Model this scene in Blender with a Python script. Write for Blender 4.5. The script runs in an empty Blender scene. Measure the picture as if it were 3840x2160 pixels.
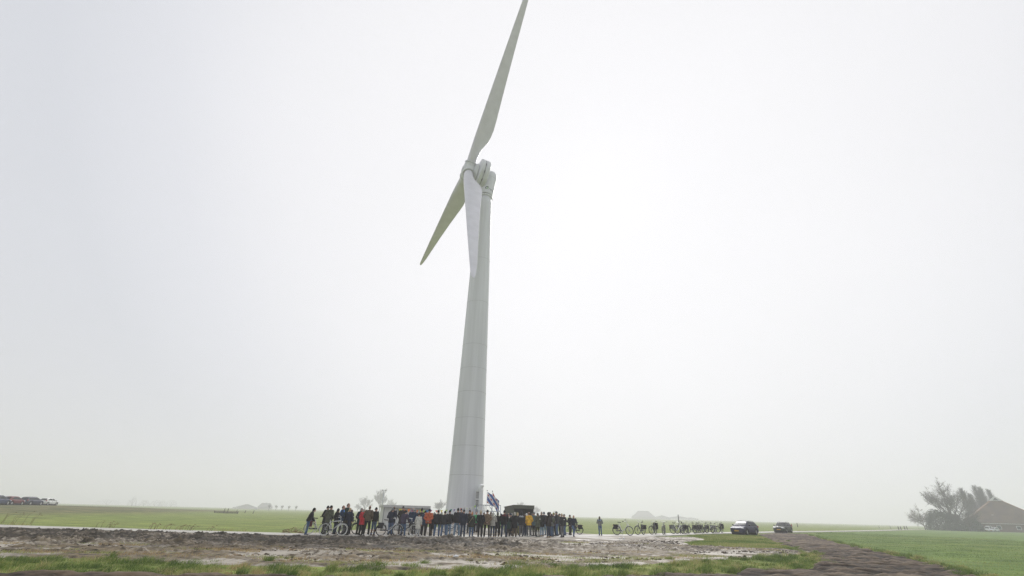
import bpy, bmesh, math, random
import numpy as np
from math import sin, cos, pi, radians, sqrt, hypot, atan2
from mathutils import Matrix, Vector

random.seed(11)
rng = np.random.default_rng(11)
scene = bpy.context.scene
col = scene.collection

# ------------------------------------------------------------------ camera, sky, sun, exposure
CAM_H, PITCH, ROLL = 1.55, radians(27.3), radians(1.5)
cd = bpy.data.cameras.new('camera')
cam = bpy.data.objects.new('camera', cd)
col.objects.link(cam)
fw = Vector((0, cos(PITCH), sin(PITCH)))
u0 = Vector((0, -sin(PITCH), cos(PITCH)))
r0 = Vector((1, 0, 0))
cr = r0 * cos(ROLL) + u0 * sin(ROLL)
cu = u0 * cos(ROLL) - r0 * sin(ROLL)
cam.matrix_world = Matrix(((cr.x, cu.x, -fw.x, 0), (cr.y, cu.y, -fw.y, 0), (cr.z, cu.z, -fw.z, CAM_H), (0, 0, 0, 1)))
cd.sensor_width = 36.0
cd.lens = 1645.0 / 3840.0 * 36.0
cd.clip_start, cd.clip_end = 0.1, 9000
scene.camera = cam

SUN_EL, SUN_AZ = radians(40), radians(13)          # azimuth measured from +Y towards +X
sd = Vector((cos(SUN_EL) * sin(SUN_AZ), cos(SUN_EL) * cos(SUN_AZ), sin(SUN_EL)))
w = bpy.data.worlds.new('World')
scene.world = w
w.use_nodes = True
nt = w.node_tree
nt.nodes.clear()
N = nt.nodes.new
L = nt.links.new
wo = N('ShaderNodeOutputWorld')
bg = N('ShaderNodeBackground')
bg.inputs['Strength'].default_value = 0.1
sky = N('ShaderNodeTexSky')
sky.sky_type = 'NISHITA'
sky.sun_disc = False
sky.sun_elevation = SUN_EL
sky.sun_rotation = SUN_AZ
sky.dust_density = 1.0
sky.air_density = 1.0
hs = N('ShaderNodeHueSaturation')
hs.inputs['Saturation'].default_value = 0.15
hs.inputs['Value'].default_value = 0.30
tc = N('ShaderNodeTexCoord')
nrm = N('ShaderNodeVectorMath'); nrm.operation = 'NORMALIZE'
dot = N('ShaderNodeVectorMath'); dot.operation = 'DOT_PRODUCT'
dot.inputs[1].default_value = sd
mr = N('ShaderNodeMapRange')                       # overcast veil: brightest around the hidden sun
mr.inputs['From Min'].default_value = 0.0
mr.inputs['From Max'].default_value = 1.0
mr.interpolation_type = 'SMOOTHSTEP'
ramp = N('ShaderNodeValToRGB')
e = ramp.color_ramp.elements
e[0].position, e[0].color = 0.0, (4.5, 4.62, 4.95, 1)
e[1].position, e[1].color = 1.0, (6.15, 6.12, 6.25, 1)
for p, c in ((0.35, (4.5, 4.62, 4.95)), (0.62, (4.42, 4.55, 4.9)), (0.77, (5.0, 5.08, 5.4)), (0.9, (5.75, 5.75, 5.95))):
    k = e.new(p); k.color = (*c, 1)
mix = N('ShaderNodeMix'); mix.data_type = 'RGBA'
mix.inputs['Factor'].default_value = 0.93
L(tc.outputs['Generated'], nrm.inputs[0]); L(nrm.outputs[0], dot.inputs[0])
L(dot.outputs['Value'], mr.inputs['Value']); L(mr.outputs['Result'], ramp.inputs['Fac'])
L(sky.outputs['Color'], hs.inputs['Color']); L(hs.outputs['Color'], mix.inputs['A'])
cn = N('ShaderNodeTexNoise'); cn.inputs['Scale'].default_value = 1.6; cn.inputs['Detail'].default_value = 5   # faint unevenness of the cloud deck
cm = N('ShaderNodeMapRange'); cm.inputs['To Min'].default_value = 0.945; cm.inputs['To Max'].default_value = 1.055
cv = N('ShaderNodeVectorMath'); cv.operation = 'SCALE'
L(nrm.outputs[0], cn.inputs['Vector']); L(cn.outputs['Fac'], cm.inputs['Value'])
L(ramp.outputs['Color'], cv.inputs[0]); L(cm.outputs['Result'], cv.inputs['Scale'])
L(cv.outputs['Vector'], mix.inputs['B']); L(mix.outputs['Result'], bg.inputs['Color'])
L(bg.outputs['Background'], wo.inputs['Surface'])

ld = bpy.data.lights.new('sun', 'SUN')
ld.energy = 1.5
ld.angle = radians(15)
ld.color = (1.0, 0.98, 0.96)
sun = bpy.data.objects.new('sun', ld)
col.objects.link(sun)
sun.rotation_euler = (-sd).to_track_quat('-Z', 'Y').to_euler()
sun.location = (20, 60, 120)

scene.view_settings.view_transform = 'Standard'
scene.view_settings.look = 'None'
scene.view_settings.exposure = 0.7
scene.view_settings.gamma = 1.0
scene.view_settings.use_curve_mapping = False
scene.cycles.volume_bounces = 3
scene.cycles.max_bounces = 8
scene.cycles.diffuse_bounces = 3
scene.cycles.use_denoising = True
scene.cycles.denoising_prefilter = 'NONE'
scene.render.filter_size = 0.9

# ------------------------------------------------------------------ helpers
def nodes_of(m):
    m.use_nodes = True
    t = m.node_tree
    return t, t.nodes['Principled BSDF']

MATS = {}
def pmat(name, c, rough=0.7, var=0.18, scale=6.0, metal=0.0, bump=0.0, spec=0.5, detail=4.0, stretch=(1, 1, 1), coat=0.0):
    """procedural material: base colour with a noise that lightens and darkens it, optional bump"""
    if name in MATS:
        return MATS[name]
    m = bpy.data.materials.new(name)
    t, b = nodes_of(m)
    n, l = t.nodes.new, t.links.new
    co = n('ShaderNodeTexCoord'); mp = n('ShaderNodeMapping'); nz = n('ShaderNodeTexNoise'); rp = n('ShaderNodeValToRGB')
    mp.inputs['Scale'].default_value = stretch
    nz.inputs['Scale'].default_value = scale
    nz.inputs['Detail'].default_value = detail
    lo = [max(0, q * (1 - var)) for q in c]
    hi = [min(1, q * (1 + var)) for q in c]
    rp.color_ramp.elements[0].position = 0.3
    rp.color_ramp.elements[1].position = 0.7
    rp.color_ramp.elements[0].color = (*lo, 1)
    rp.color_ramp.elements[1].color = (*hi, 1)
    l(co.outputs['Object'], mp.inputs['Vector']); l(mp.outputs['Vector'], nz.inputs['Vector'])
    l(nz.outputs['Fac'], rp.inputs['Fac']); l(rp.outputs['Color'], b.inputs['Base Color'])
    b.inputs['Roughness'].default_value = rough
    b.inputs['Metallic'].default_value = metal
    b.inputs['Specular IOR Level'].default_value = spec
    b.inputs['Coat Weight'].default_value = coat
    if bump:
        bp = n('ShaderNodeBump')
        bp.inputs['Strength'].default_value = bump
        bp.inputs['Distance'].default_value = 0.02
        l(nz.outputs['Fac'], bp.inputs['Height']); l(bp.outputs['Normal'], b.inputs['Normal'])
    MATS[name] = m
    return m

def mesh_np(name, V, F, smooth=False):
    """fast mesh from numpy: F is (n,3) or (n,4)"""
    me = bpy.data.meshes.new(name)
    V = np.asarray(V, np.float32); F = np.asarray(F, np.int32)
    me.vertices.add(len(V)); me.vertices.foreach_set('co', V.ravel())
    k = F.shape[1]
    me.loops.add(F.size); me.loops.foreach_set('vertex_index', F.ravel())
    me.polygons.add(len(F)); me.polygons.foreach_set('loop_start', np.arange(0, F.size, k, dtype=np.int32))
    me.update(calc_edges=True)
    if smooth:
        me.polygons.foreach_set('use_smooth', np.ones(len(F), bool))
    return me

class MB:
    """collects shapes of ONE part; build() links them as one mesh object"""
    def __init__(s):
        s.v = []; s.f = []; s.mi = []; s.sm = []
    def add(s, V, F, mi=0, smooth=True):
        o = len(s.v)
        s.v += [tuple(map(float, q)) for q in V]
        for f in F:
            s.f.append([i + o for i in f]); s.mi.append(mi); s.sm.append(smooth)
        return s
    def box(s, c, d, rz=0.0, mi=0, taper=(1, 1)):
        x, y, z = d[0] / 2, d[1] / 2, d[2] / 2
        V = []
        for k in (-1, 1):
            tx, ty = (taper if k > 0 else (1, 1))
            for a, b in ((-1, -1), (1, -1), (1, 1), (-1, 1)):
                X, Y = a * x * tx, b * y * ty
                V.append((c[0] + X * cos(rz) - Y * sin(rz), c[1] + X * sin(rz) + Y * cos(rz), c[2] + k * z))
        return s.add(V, [(3, 2, 1, 0), (4, 5, 6, 7), (0, 1, 5, 4), (1, 2, 6, 5), (2, 3, 7, 6), (3, 0, 4, 7)], mi, False)
    def rings(s, R, cap=True, closed=True, mi=0, smooth=True):
        n = len(R[0]); V = [p for r in R for p in r]; F = []
        for i in range(len(R) - 1):
            for j in range(n if closed else n - 1):
                k = (j + 1) % n
                F.append((i * n + j, i * n + k, (i + 1) * n + k, (i + 1) * n + j))
        if cap and closed:
            F.append(tuple(range(n))[::-1]); F.append(tuple(range((len(R) - 1) * n, len(R) * n)))
        return s.add(V, F, mi, smooth)
    def tube(s, P, r, n=6, cap=True, mi=0, squash=1.0):
        P = [Vector(p) for p in P]
        if not hasattr(r, '__len__'): r = [r] * len(P)
        R = []; prev = None
        for i, p in enumerate(P):
            d = (P[min(i + 1, len(P) - 1)] - P[max(i - 1, 0)])
            d = d.normalized() if d.length > 1e-9 else Vector((0, 0, 1))
            if prev is None:
                a = Vector((0, 0, 1)) if abs(d.z) < 0.9 else Vector((1, 0, 0))
                x = d.cross(a).normalized()
            else:
                x = (prev - d * prev.dot(d)).normalized()
            prev = x; y = d.cross(x)
            R.append([p + (x * cos(2 * pi * j / n) + y * sin(2 * pi * j / n) * squash) * r[i] for j in range(n)])
        return s.rings(R, cap, True, mi)
    def lathe(s, prof, n=24, mi=0, M=None, cap=True):
        """profile [(r, z)] turned round z, then moved by matrix M"""
        R = []
        for r, z in prof:
            q = [Vector((r * cos(2 * pi * j / n), r * sin(2 * pi * j / n), z)) for j in range(n)]
            R.append([M @ p for p in q] if M else q)
        return s.rings(R, cap, True, mi)
    def torus(s, M, R, r, n=28, m=6, mi=0, squash=1.0):
        rings = []
        for i in range(n):
            a = 2 * pi * i / n
            rings.append([M @ Vector(((R + r * cos(2 * pi * j / m)) * cos(a), (R + r * cos(2 * pi * j / m)) * sin(a), r * squash * sin(2 * pi * j / m))) for j in range(m)])
        rings.append(rings[0])
        return s.rings(rings, False, True, mi)
    def sphere(s, c, r, n=10, m=7, mi=0):
        if not hasattr(r, '__len__'): r = (r, r, r)
        R = []
        for i in range(1, m):
            t = pi * i / m
            R.append([(c[0] + r[0] * sin(t) * cos(2 * pi * j / n), c[1] + r[1] * sin(t) * sin(2 * pi * j / n), c[2] - r[2] * cos(t)) for j in range(n)])
        return s.rings(R, True, True, mi)
    def poly(s, P, mi=0):
        return s.add(P, [tuple(range(len(P)))], mi, False)
    def prism(s, P, d, mi=0):
        """polygon P (3D points) thickened by vector d"""
        n = len(P); Q = [tuple(Vector(p) + Vector(d)) for p in P]
        F = [tuple(range(n))[::-1], tuple(range(n, 2 * n))] + [(i, (i + 1) % n, n + (i + 1) % n, n + i) for i in range(n)]
        return s.add(list(P) + Q, F, mi, False)
    def xf(s, M):
        s.v = [tuple(M @ Vector(p)) for p in s.v]
        return s
    def mesh(s, name, mats):
        me = bpy.data.meshes.new(name)
        me.from_pydata(s.v, [], s.f)
        for m in (mats if isinstance(mats, (list, tuple)) else [mats]):
            me.materials.append(m)
        me.polygons.foreach_set('material_index', s.mi)
        me.polygons.foreach_set('use_smooth', s.sm)
        me.update()
        return me
    def build(s, name, mats, parent=None):
        return put(name, s.mesh(name, mats), parent)

def put(name, me, parent=None, loc=None, rot=None):
    o = bpy.data.objects.new(name, me)
    col.objects.link(o)
    if parent: o.parent = parent
    if loc is not None: o.location = loc
    if rot is not None: o.rotation_euler = rot
    return o
def tag(o, label=None, cat=None, group=None, kind=None):
    if label: o['label'] = label
    if cat: o['category'] = cat
    if group: o['group'] = group
    if kind: o['kind'] = kind
    return o
def empty(name, loc, rz=0, label=None, cat=None, group=None):
    o = bpy.data.objects.new(name, None)
    o.empty_display_size = 0.2
    col.objects.link(o)
    o.location = loc; o.rotation_euler = (0, 0, rz)
    return tag(o, label, cat, group)
def copy_tree(o, parent=None):
    c = o.copy(); col.objects.link(c)
    if parent: c.parent = parent
    for ch in o.children: copy_tree(ch, c)
    return c

# ---- numpy noise and polygons
_T = [np.random.default_rng(s).random((256, 256)) for s in range(12)]
def vnoise(x, y, s=0):
    T = _T[s % 12]
    xi = np.floor(x).astype(int); yi = np.floor(y).astype(int)
    fx = x - xi; fy = y - yi
    fx = fx * fx * (3 - 2 * fx); fy = fy * fy * (3 - 2 * fy)
    a = T[xi & 255, yi & 255]; b = T[(xi + 1) & 255, yi & 255]
    c = T[xi & 255, (yi + 1) & 255]; d = T[(xi + 1) & 255, (yi + 1) & 255]
    return (a * (1 - fx) + b * fx) * (1 - fy) + (c * (1 - fx) + d * fx) * fy
def fbm(x, y, o=4, s=0):
    v = 0; a = 0.5; t = 0
    for i in range(o):
        v = v + a * vnoise(x + 17.3 * i, y - 9.1 * i, s + i); t += a
        x = x * 2.03; y = y * 2.03; a *= 0.5
    return v / t
def sdist(x, y, P):
    """signed distance to polygon P, positive inside"""
    d = np.full(x.shape, 1e9); ins = np.zeros(x.shape, bool)
    n = len(P)
    for i in range(n):
        ax, ay = P[i]; bx, by = P[(i + 1) % n]
        ex, ey = bx - ax, by - ay
        t = np.clip(((x - ax) * ex + (y - ay) * ey) / (ex * ex + ey * ey + 1e-9), 0, 1)
        d = np.minimum(d, np.hypot(x - ax - t * ex, y - ay - t * ey))
        c = ((ay > y) != (by > y)) & (x < (bx - ax) * (y - ay) / (by - ay + 1e-12) + ax)
        ins ^= c
    return np.where(ins, d, -d)
def sstep(a, b, x):
    t = np.clip((x - a) / (b - a), 0, 1)
    return t * t * (3 - 2 * t)

# ------------------------------------------------------------------ ground
CREST = [(-74, 30), (-92, 90), (-102, 110), (-109, 140), (-114, 185)]
def crest_height(x, y):
    best = np.full(np.shape(x), 1e9); side = np.zeros(np.shape(x)); al = np.zeros(np.shape(x))
    for i in range(len(CREST) - 1):
        ax, ay = CREST[i]; bx, by = CREST[i + 1]
        ex, ey = bx - ax, by - ay
        t = np.clip(((x - ax) * ex + (y - ay) * ey) / (ex * ex + ey * ey), 0, 1)
        d = np.hypot(x - ax - t * ex, y - ay - t * ey)
        sgn = ex * (y - ay) - ey * (x - ax)
        m = d < best
        best = np.where(m, d, best); side = np.where(m, sgn, side); al = np.where(m, i + t, al)
    right = 1 - sstep(3, 40, best)
    left = 1 - sstep(16, 45, best)
    k = np.where(side < 0, right, left)
    return 0.98 * k * (1 - 0.55 * sstep(2.6, 4.0, al))
def gz(x, y):
    x = np.asarray(x, float); y = np.asarray(y, float)
    return -0.06 + crest_height(x, y) + 0.02 * (fbm(x * 0.12, y * 0.12, 2, 3) - 0.5)

ROAD = [(-140, 44), (-80, 38.6), (-35, 35.2), (-25, 34.6), (-15, 34.4), (-8, 36), (0, 40), (7.5, 45.8), (14.5, 51.5), (23, 61.3), (32, 70.4), (39, 76.8), (54, 91.2), (63, 99), (105, 139), (163, 198), (222, 252), (300, 330)]
MUD = [(-70, 35.0), (-45, 33.8), (-34, 33.0), (-24, 32.6), (-15, 32.6), (-8, 34.2), (-3, 35.6), (1, 37.0), (5, 37.2), (7, 36.6), (11, 41), (13.5, 46.8), (18.4, 49.5), (17.6, 44.6), (13.4, 38.5), (12.6, 34.6), (15, 33.4), (18.2, 33.1), (18.0, 29.8), (16.1, 28.2), (13.5, 25.4), (8.6, 22.6), (3.5, 19.0), (0.3, 17.6), (-4, 16.3), (-7.3, 16.4), (-12.6, 17.2), (-16, 16.6), (-26, 18.5), (-70, 26)]
TRACK = [(40.5, 74), (32.0, 63), (26, 49), (20.8, 37.2), (17.8, 29.0), (15.0, 23.4), (12.0, 19.8), (8.2, 17.5), (4.2, 15.7), (0, 14.3), (-5, 13.4), (-9, 13.0), (-12, 12.9), (-24, 15.5), (-24, 4), (13, 4), (15.6, 14), (16.4, 18.2), (18.3, 21.2), (20.9, 26.3), (23.7, 32.8), (30.3, 47.1), (40, 66), (43.5, 73)]
APRON = [(-16, 33.6), (-8, 34.6), (-2, 36.2), (4, 37.6), (7, 36.8), (11, 41.4), (14.2, 48.4), (8.5, 50.5), (5, 57), (-2, 61), (-10, 59), (-13, 50), (-13.5, 40)]

# base field: one sheet to the horizon
gx = np.unique(np.concatenate([np.arange(-200, 260, 3.0), np.linspace(-2900, -200, 60), np.linspace(260, 2900, 60)]))
gy = np.unique(np.concatenate([np.arange(-40, 260, 3.0), np.linspace(-1500, -40, 30), np.linspace(260, 2900, 60)]))
X, Y = np.meshgrid(gx, gy, indexing='ij')
Z = gz(X, Y)
nx, ny = X.shape
idx = np.arange(nx * ny).reshape(nx, ny)
F = np.stack([idx[:-1, :-1], idx[1:, :-1], idx[1:, 1:], idx[:-1, 1:]], -1).reshape(-1, 4)
me = mesh_np('field', np.stack([X, Y, Z], -1).reshape(-1, 3), F, True)
RIGHT = [(41, 72), (30.5, 47.1), (23.9, 32.8), (18.5, 21.2), (16, 12), (80, 4), (300, 90), (300, 320), (105, 136), (54, 89)]
lush = np.clip(sstep(-1.5, 2.5, sdist(X, Y, RIGHT)), 0, 1)
slope = sstep(0.12, 0.5, crest_height(X, Y))
a = me.attributes.new('lush', 'FLOAT', 'POINT'); a.data.foreach_set('value', lush.ravel().astype(np.float32))
a = me.attributes.new('rough_grass', 'FLOAT', 'POINT'); a.data.foreach_set('value', slope.ravel().astype(np.float32))

def field_mat():
    m = bpy.data.materials.new('field_grass')
    t, b = nodes_of(m); n, l = t.nodes.new, t.links.new
    geo = n('ShaderNodeNewGeometry')
    def noise(sc, det, st):
        mp = n('ShaderNodeMapping'); mp.inputs['Scale'].default_value = st
        z = n('ShaderNodeTexNoise'); z.inputs['Scale'].default_value = sc; z.inputs['Detail'].default_value = det
        l(geo.outputs['Position'], mp.inputs['Vector']); l(mp.outputs['Vector'], z.inputs['Vector'])
        return z
    big = noise(0.035, 3, (1, 2.2, 1)); mid = noise(0.5, 4, (0.6, 1.2, 1)); fine = noise(7.0, 5, (1, 1, 1))
    def ramp(src, c0, c1, p0=0.3, p1=0.7):
        r = n('ShaderNodeValToRGB'); r.color_ramp.elements[0].position = p0; r.color_ramp.elements[1].position = p1
        r.color_ramp.elements[0].color = (*c0, 1); r.color_ramp.elements[1].color = (*c1, 1)
        l(src, r.inputs['Fac']); return r
    def mixc(f, A, B, mode='MIX'):
        x = n('ShaderNodeMix'); x.data_type = 'RGBA'; x.blend_type = mode
        if isinstance(f, float): x.inputs['Factor'].default_value = f
        else: l(f, x.inputs['Factor'])
        l(A, x.inputs['A']); l(B, x.inputs['B']); return x.outputs['Result']
    c_far = ramp(big.outputs['Fac'], (0.175, 0.228, 0.056), (0.228, 0.258, 0.072))
    c_lush = ramp(big.outputs['Fac'], (0.120, 0.195, 0.050), (0.165, 0.230, 0.062))
    c_dry = ramp(mid.outputs['Fac'], (0.095, 0.118, 0.045), (0.200, 0.170, 0.090))
    at = n('ShaderNodeAttribute'); at.attribute_name = 'lush'
    ar = n('ShaderNodeAttribute'); ar.attribute_name = 'rough_grass'
    c = mixc(at.outputs['Fac'], c_far.outputs['Color'], c_lush.outputs['Color'])
    c = mixc(ar.outputs['Fac'], c, c_dry.outputs['Color'])
    v1 = ramp(mid.outputs['Fac'], (0.62, 0.64, 0.62), (1.28, 1.25, 1.2))
    v2 = ramp(fine.outputs['Fac'], (0.65, 0.68, 0.65), (1.25, 1.25, 1.2))
    c = mixc(1.0, c, v1.outputs['Color'], 'MULTIPLY'); c = mixc(1.0, c, v2.outputs['Color'], 'MULTIPLY')
    l(c, b.inputs['Base Color'])
    b.inputs['Roughness'].default_value = 0.9; b.inputs['Specular IOR Level'].default_value = 0.15
    bp = n('ShaderNodeBump'); bp.inputs['Strength'].default_value = 0.6; bp.inputs['Distance'].default_value = 0.12
    l(fine.outputs['Fac'], bp.inputs['Height']); l(bp.outputs['Normal'], b.inputs['Normal'])
    return m
me.materials.append(field_mat())
tag(put('field', me), kind='structure')

# concrete road: a slab strip with joints between its slabs
def road_sheet():
    P = [Vector((*p, 0)) for p in ROAD]
    out = []
    for i in range(len(P) - 1):               # resample smooth
        p0 = P[max(i - 1, 0)]; p1 = P[i]; p2 = P[i + 1]; p3 = P[min(i + 2, len(P) - 1)]
        k = max(2, int((p2 - p1).length / 2.5))
        for j in range(k):
            t = j / k
            out.append(0.5 * ((2 * p1) + (p2 - p0) * t + (2 * p0 - 5 * p1 + 4 * p2 - p3) * t * t + (3 * p1 - p0 - 3 * p2 + p3) * t ** 3))
    return out
RP = road_sheet()
conc = pmat('concrete', (0.42, 0.40, 0.36), 0.65, 0.22, 1.2, detail=8, bump=0.15)
rd = empty('concrete_road', (0, 0, 0)); tag(rd, kind='structure')
HW = 1.55
for i in range(len(RP) - 1):
    p, q = RP[i], RP[i + 1]
    d0 = (RP[i + 1] - RP[max(i - 1, 0)]).normalized(); d1 = (RP[min(i + 2, len(RP) - 1)] - RP[i]).normalized()
    n0 = Vector((-d0.y, d0.x, 0)); n1 = Vector((-d1.y, d1.x, 0))
    e_ = (q - p).normalized() * 0.012
    b_ = MB()
    zt = 0.02 + random.uniform(-0.004, 0.004)
    T4 = [p + e_ + n0 * HW, p + e_ - n0 * HW, q - e_ - n1 * HW, q - e_ + n1 * HW]
    zo = [float(max(0, gz(v.x, v.y) + 0.05)) for v in T4]
    b_.add([(v.x, v.y, zt + o) for v, o in zip(T4, zo)] + [(v.x, v.y, -0.12 + o) for v, o in zip(T4, zo)],
           [(0, 1, 2, 3), (7, 6, 5, 4), (0, 4, 5, 1), (1, 5, 6, 2), (2, 6, 7, 3), (3, 7, 4, 0)], 0, False)
    o = b_.build('slab', conc, rd)

# hard standing round the turbine foot, where the crowd stands
def sheet(name, poly, step, zfun, mat, mask_edge=0.0, attrs=None, bounds=None, ymap=None):
    xs = [p[0] for p in poly]; ys = [p[1] for p in poly]
    bx0, bx1, by0, by1 = bounds or (min(xs) - 1, max(xs) + 1, min(ys) - 1, max(ys) + 1)
    ax = np.arange(bx0, bx1, step[0]); ay = ymap if ymap is not None else np.arange(by0, by1, step[1])
    X, Y = np.meshgrid(ax, ay, indexing='ij')
    X = X + rng.uniform(-0.25, 0.25, X.shape) * step[0]; Y = Y + rng.uniform(-0.25, 0.25, Y.shape) * step[1]
    D = sdist(X, Y, poly) + 1.3 * (fbm(X * 0.55, Y * 0.55, 4, 5) - 0.5)
    Z, at = zfun(X, Y, D)
    nx, ny = X.shape
    idx = np.arange(nx * ny).reshape(nx, ny)
    F = np.stack([idx[:-1, :-1], idx[1:, :-1], idx[1:, 1:], idx[:-1, 1:]], -1).reshape(-1, 4)
    keep = (D.ravel()[F] > -0.8).any(1)
    F = F[keep]
    used = np.unique(F); rm = np.full(nx * ny, -1, np.int64); rm[used] = np.arange(len(used))
    V = np.stack([X, Y, Z], -1).reshape(-1, 3)[used]
    me = mesh_np(name, V, rm[F], True)
    for k, v in at.items():
        a = me.attributes.new(k, 'FLOAT', 'POINT'); a.data.foreach_set('value', v.ravel()[used].astype(np.float32))
    me.materials.append(mat)
    return tag(put(name, me), kind='structure')

def soil_mat(name, dark, mid, pale, wet=0.22, straw=(0.23, 0.165, 0.09)):
    m = bpy.data.materials.new(name)
    t, b = nodes_of(m); n, l = t.nodes.new, t.links.new
    geo = n('ShaderNodeNewGeometry')
    at = n('ShaderNodeAttribute'); at.attribute_name = 'tone'
    aw = n('ShaderNodeAttribute'); aw.attribute_name = 'wet'
    asw = n('ShaderNodeAttribute'); asw.attribute_name = 'straw'
    z = n('ShaderNodeTexNoise'); z.inputs['Scale'].default_value = 3.4; z.inputs['Detail'].default_value = 8; z.inputs['Roughness'].default_value = 0.78
    mp = n('ShaderNodeMapping'); mp.inputs['Scale'].default_value = (0.5, 1.0, 1.0)
    l(geo.outputs['Position'], mp.inputs['Vector']); l(mp.outputs['Vector'], z.inputs['Vector'])
    ad = n('ShaderNodeMath'); ad.operation = 'MULTIPLY_ADD'; ad.inputs[1].default_value = 1.7; ad.inputs[2].default_value = -0.85
    l(z.outputs['Fac'], ad.inputs[0])
    sm = n('ShaderNodeMath'); sm.operation = 'ADD'; l(ad.outputs[0], sm.inputs[0]); l(at.outputs['Fac'], sm.inputs[1])
    r = n('ShaderNodeValToRGB'); e = r.color_ramp.elements
    e[0].position, e[0].color = 0.12, (*dark, 1)
    e[1].position, e[1].color = 0.88, (*pale, 1)
    k = e.new(0.48); k.color = (*mid, 1)
    l(sm.outputs[0], r.inputs['Fac'])
    mx = n('ShaderNodeMix'); mx.data_type = 'RGBA'; mx.inputs['B'].default_value = (*straw, 1)
    sf = n('ShaderNodeMath'); sf.operation = 'MULTIPLY'; l(asw.outputs['Fac'], sf.inputs[0])
    zr = n('ShaderNodeMapRange'); zr.inputs['From Min'].default_value = 0.42; zr.inputs['From Max'].default_value = 0.58
    l(z.outputs['Fac'], zr.inputs['Value']); l(zr.outputs['Result'], sf.inputs[1])
    l(sf.outputs[0], mx.inputs['Factor']); l(r.outputs['Color'], mx.inputs['A'])
    l(mx.outputs['Result'], b.inputs['Base Color'])
    b.inputs['Specular IOR Level'].default_value = 0.25
    rr = n('ShaderNodeMapRange'); rr.inputs['To Min'].default_value = 0.85; rr.inputs['To Max'].default_value = wet
    l(aw.outputs['Fac'], rr.inputs['Value']); l(rr.outputs['Result'], b.inputs['Roughness'])
    z2 = n('ShaderNodeTexNoise'); z2.inputs['Scale'].default_value = 22; z2.inputs['Detail'].default_value = 4
    l(geo.outputs['Position'], z2.inputs['Vector'])
    bp = n('ShaderNodeBump'); bp.inputs['Strength'].default_value = 0.35; bp.inputs['Distance'].default_value = 0.03
    l(z2.outputs['Fac'], bp.inputs['Height']); l(bp.outputs['Normal'], b.inputs['Normal'])
    return m

def apron_z(X, Y, D):
    f = fbm(X * 0.5, Y * 0.8, 4, 2)
    Z = 0.012 + 0.025 * (f - 0.5) - 0.25 * sstep(0.15, -0.7, D)
    tone = 0.62 + 0.8 * (fbm(X * 0.3, Y * 0.5, 3, 7) - 0.5)
    return Z, {'tone': tone, 'wet': sstep(0.5, 0.62, 1 - f) * 0.8, 'straw': f * 0}
sheet('gravel_apron', APRON, (0.22, 0.22), apron_z, soil_mat('gravel_soil', (0.11, 0.09, 0.07), (0.27, 0.235, 0.19), (0.42, 0.385, 0.33)))

def mud_z(X, Y, D):
    # zones: dark churned soil along the road on the left, pale wet clay and straw towards the grass
    near = sstep(27.5, 21.0, Y - 0.10 * X)                 # 1 close to the foreground grass
    rightside = sstep(-4, 6, X + 0.25 * (Y - 28))
    big = fbm(X * 0.16, Y * 0.42, 4, 1)
    f1 = fbm(X * 0.55, Y * 1.3, 5, 4)
    clod = fbm(X * 2.6, Y * 3.0, 4, 6)
    fine = fbm(X * 6.0, Y * 6.5, 3, 8)
    churn = np.clip(1.15 - 0.75 * near - 0.75 * rightside + 1.6 * (big - 0.5), 0.12, 1)
    grit = fbm(X * 11.0, Y * 12.0, 2, 10)
    Z = 0.0 + 0.075 * (f1 - 0.5) + churn * (0.34 * np.maximum(clod - 0.50, 0) + 0.26 * np.abs(fine - 0.5) + 0.16 * (grit - 0.5)) - churn * 0.14 * np.maximum(0.46 - clod, 0)
    Z += 0.05 * churn * np.abs(np.sin(2.6 * (Y - 0.07 * X) + 6 * f1))          # ruts along the lot
    heap = np.maximum(fbm(X * 0.6, Y * 0.9, 3, 9) - 0.60, 0) * 0.45 * (1 - 0.3 * near) * sstep(0.2, 2.5, D)
    Z += heap * (0.5 + clod)
    flat = sstep(0.56, 0.42, f1 + 0.35 * (big - 0.5)) * (0.25 + 0.75 * np.maximum(near, rightside))
    Z = Z * (1 - 0.8 * flat) - 0.01 * flat + 0.035 * (grit - 0.5)
    Z *= 0.35 + 0.65 * sstep(0.2, 2.5, D)
    Z -= 0.30 * sstep(0.25, -0.75, D)
    tone = 0.19 + 0.28 * near + 0.33 * rightside + 0.40 * flat + 1.0 * (big - 0.5) - heap * 1.5 + (0.9 * (fine - 0.5) + 0.5 * (grit - 0.5)) * (1 - 0.5 * flat) - 0.7 * np.maximum(clod - 0.52, 0)  # fine and grit terms put the shading between clods into the colour
    straw = np.clip(near * 1.1 * sstep(0.42, 0.6, f1) + 0.35 * rightside * sstep(0.5, 0.65, f1), 0, 1)
    return Z, {'tone': tone, 'wet': np.clip(flat * 1.1 + 0.15, 0, 1), 'straw': straw}
ym = np.concatenate([np.arange(14.5, 24, 0.055), np.arange(24, 36, 0.085), np.arange(36, 51, 0.16)])
sheet('mud_lot', MUD, (0.075, 0.08), mud_z, soil_mat('churned_mud', (0.033, 0.026, 0.018), (0.128, 0.104, 0.075), (0.40, 0.36, 0.30), 0.6, (0.20, 0.155, 0.092)), bounds=(-40, 20, 14.5, 51), ymap=ym)

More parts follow.
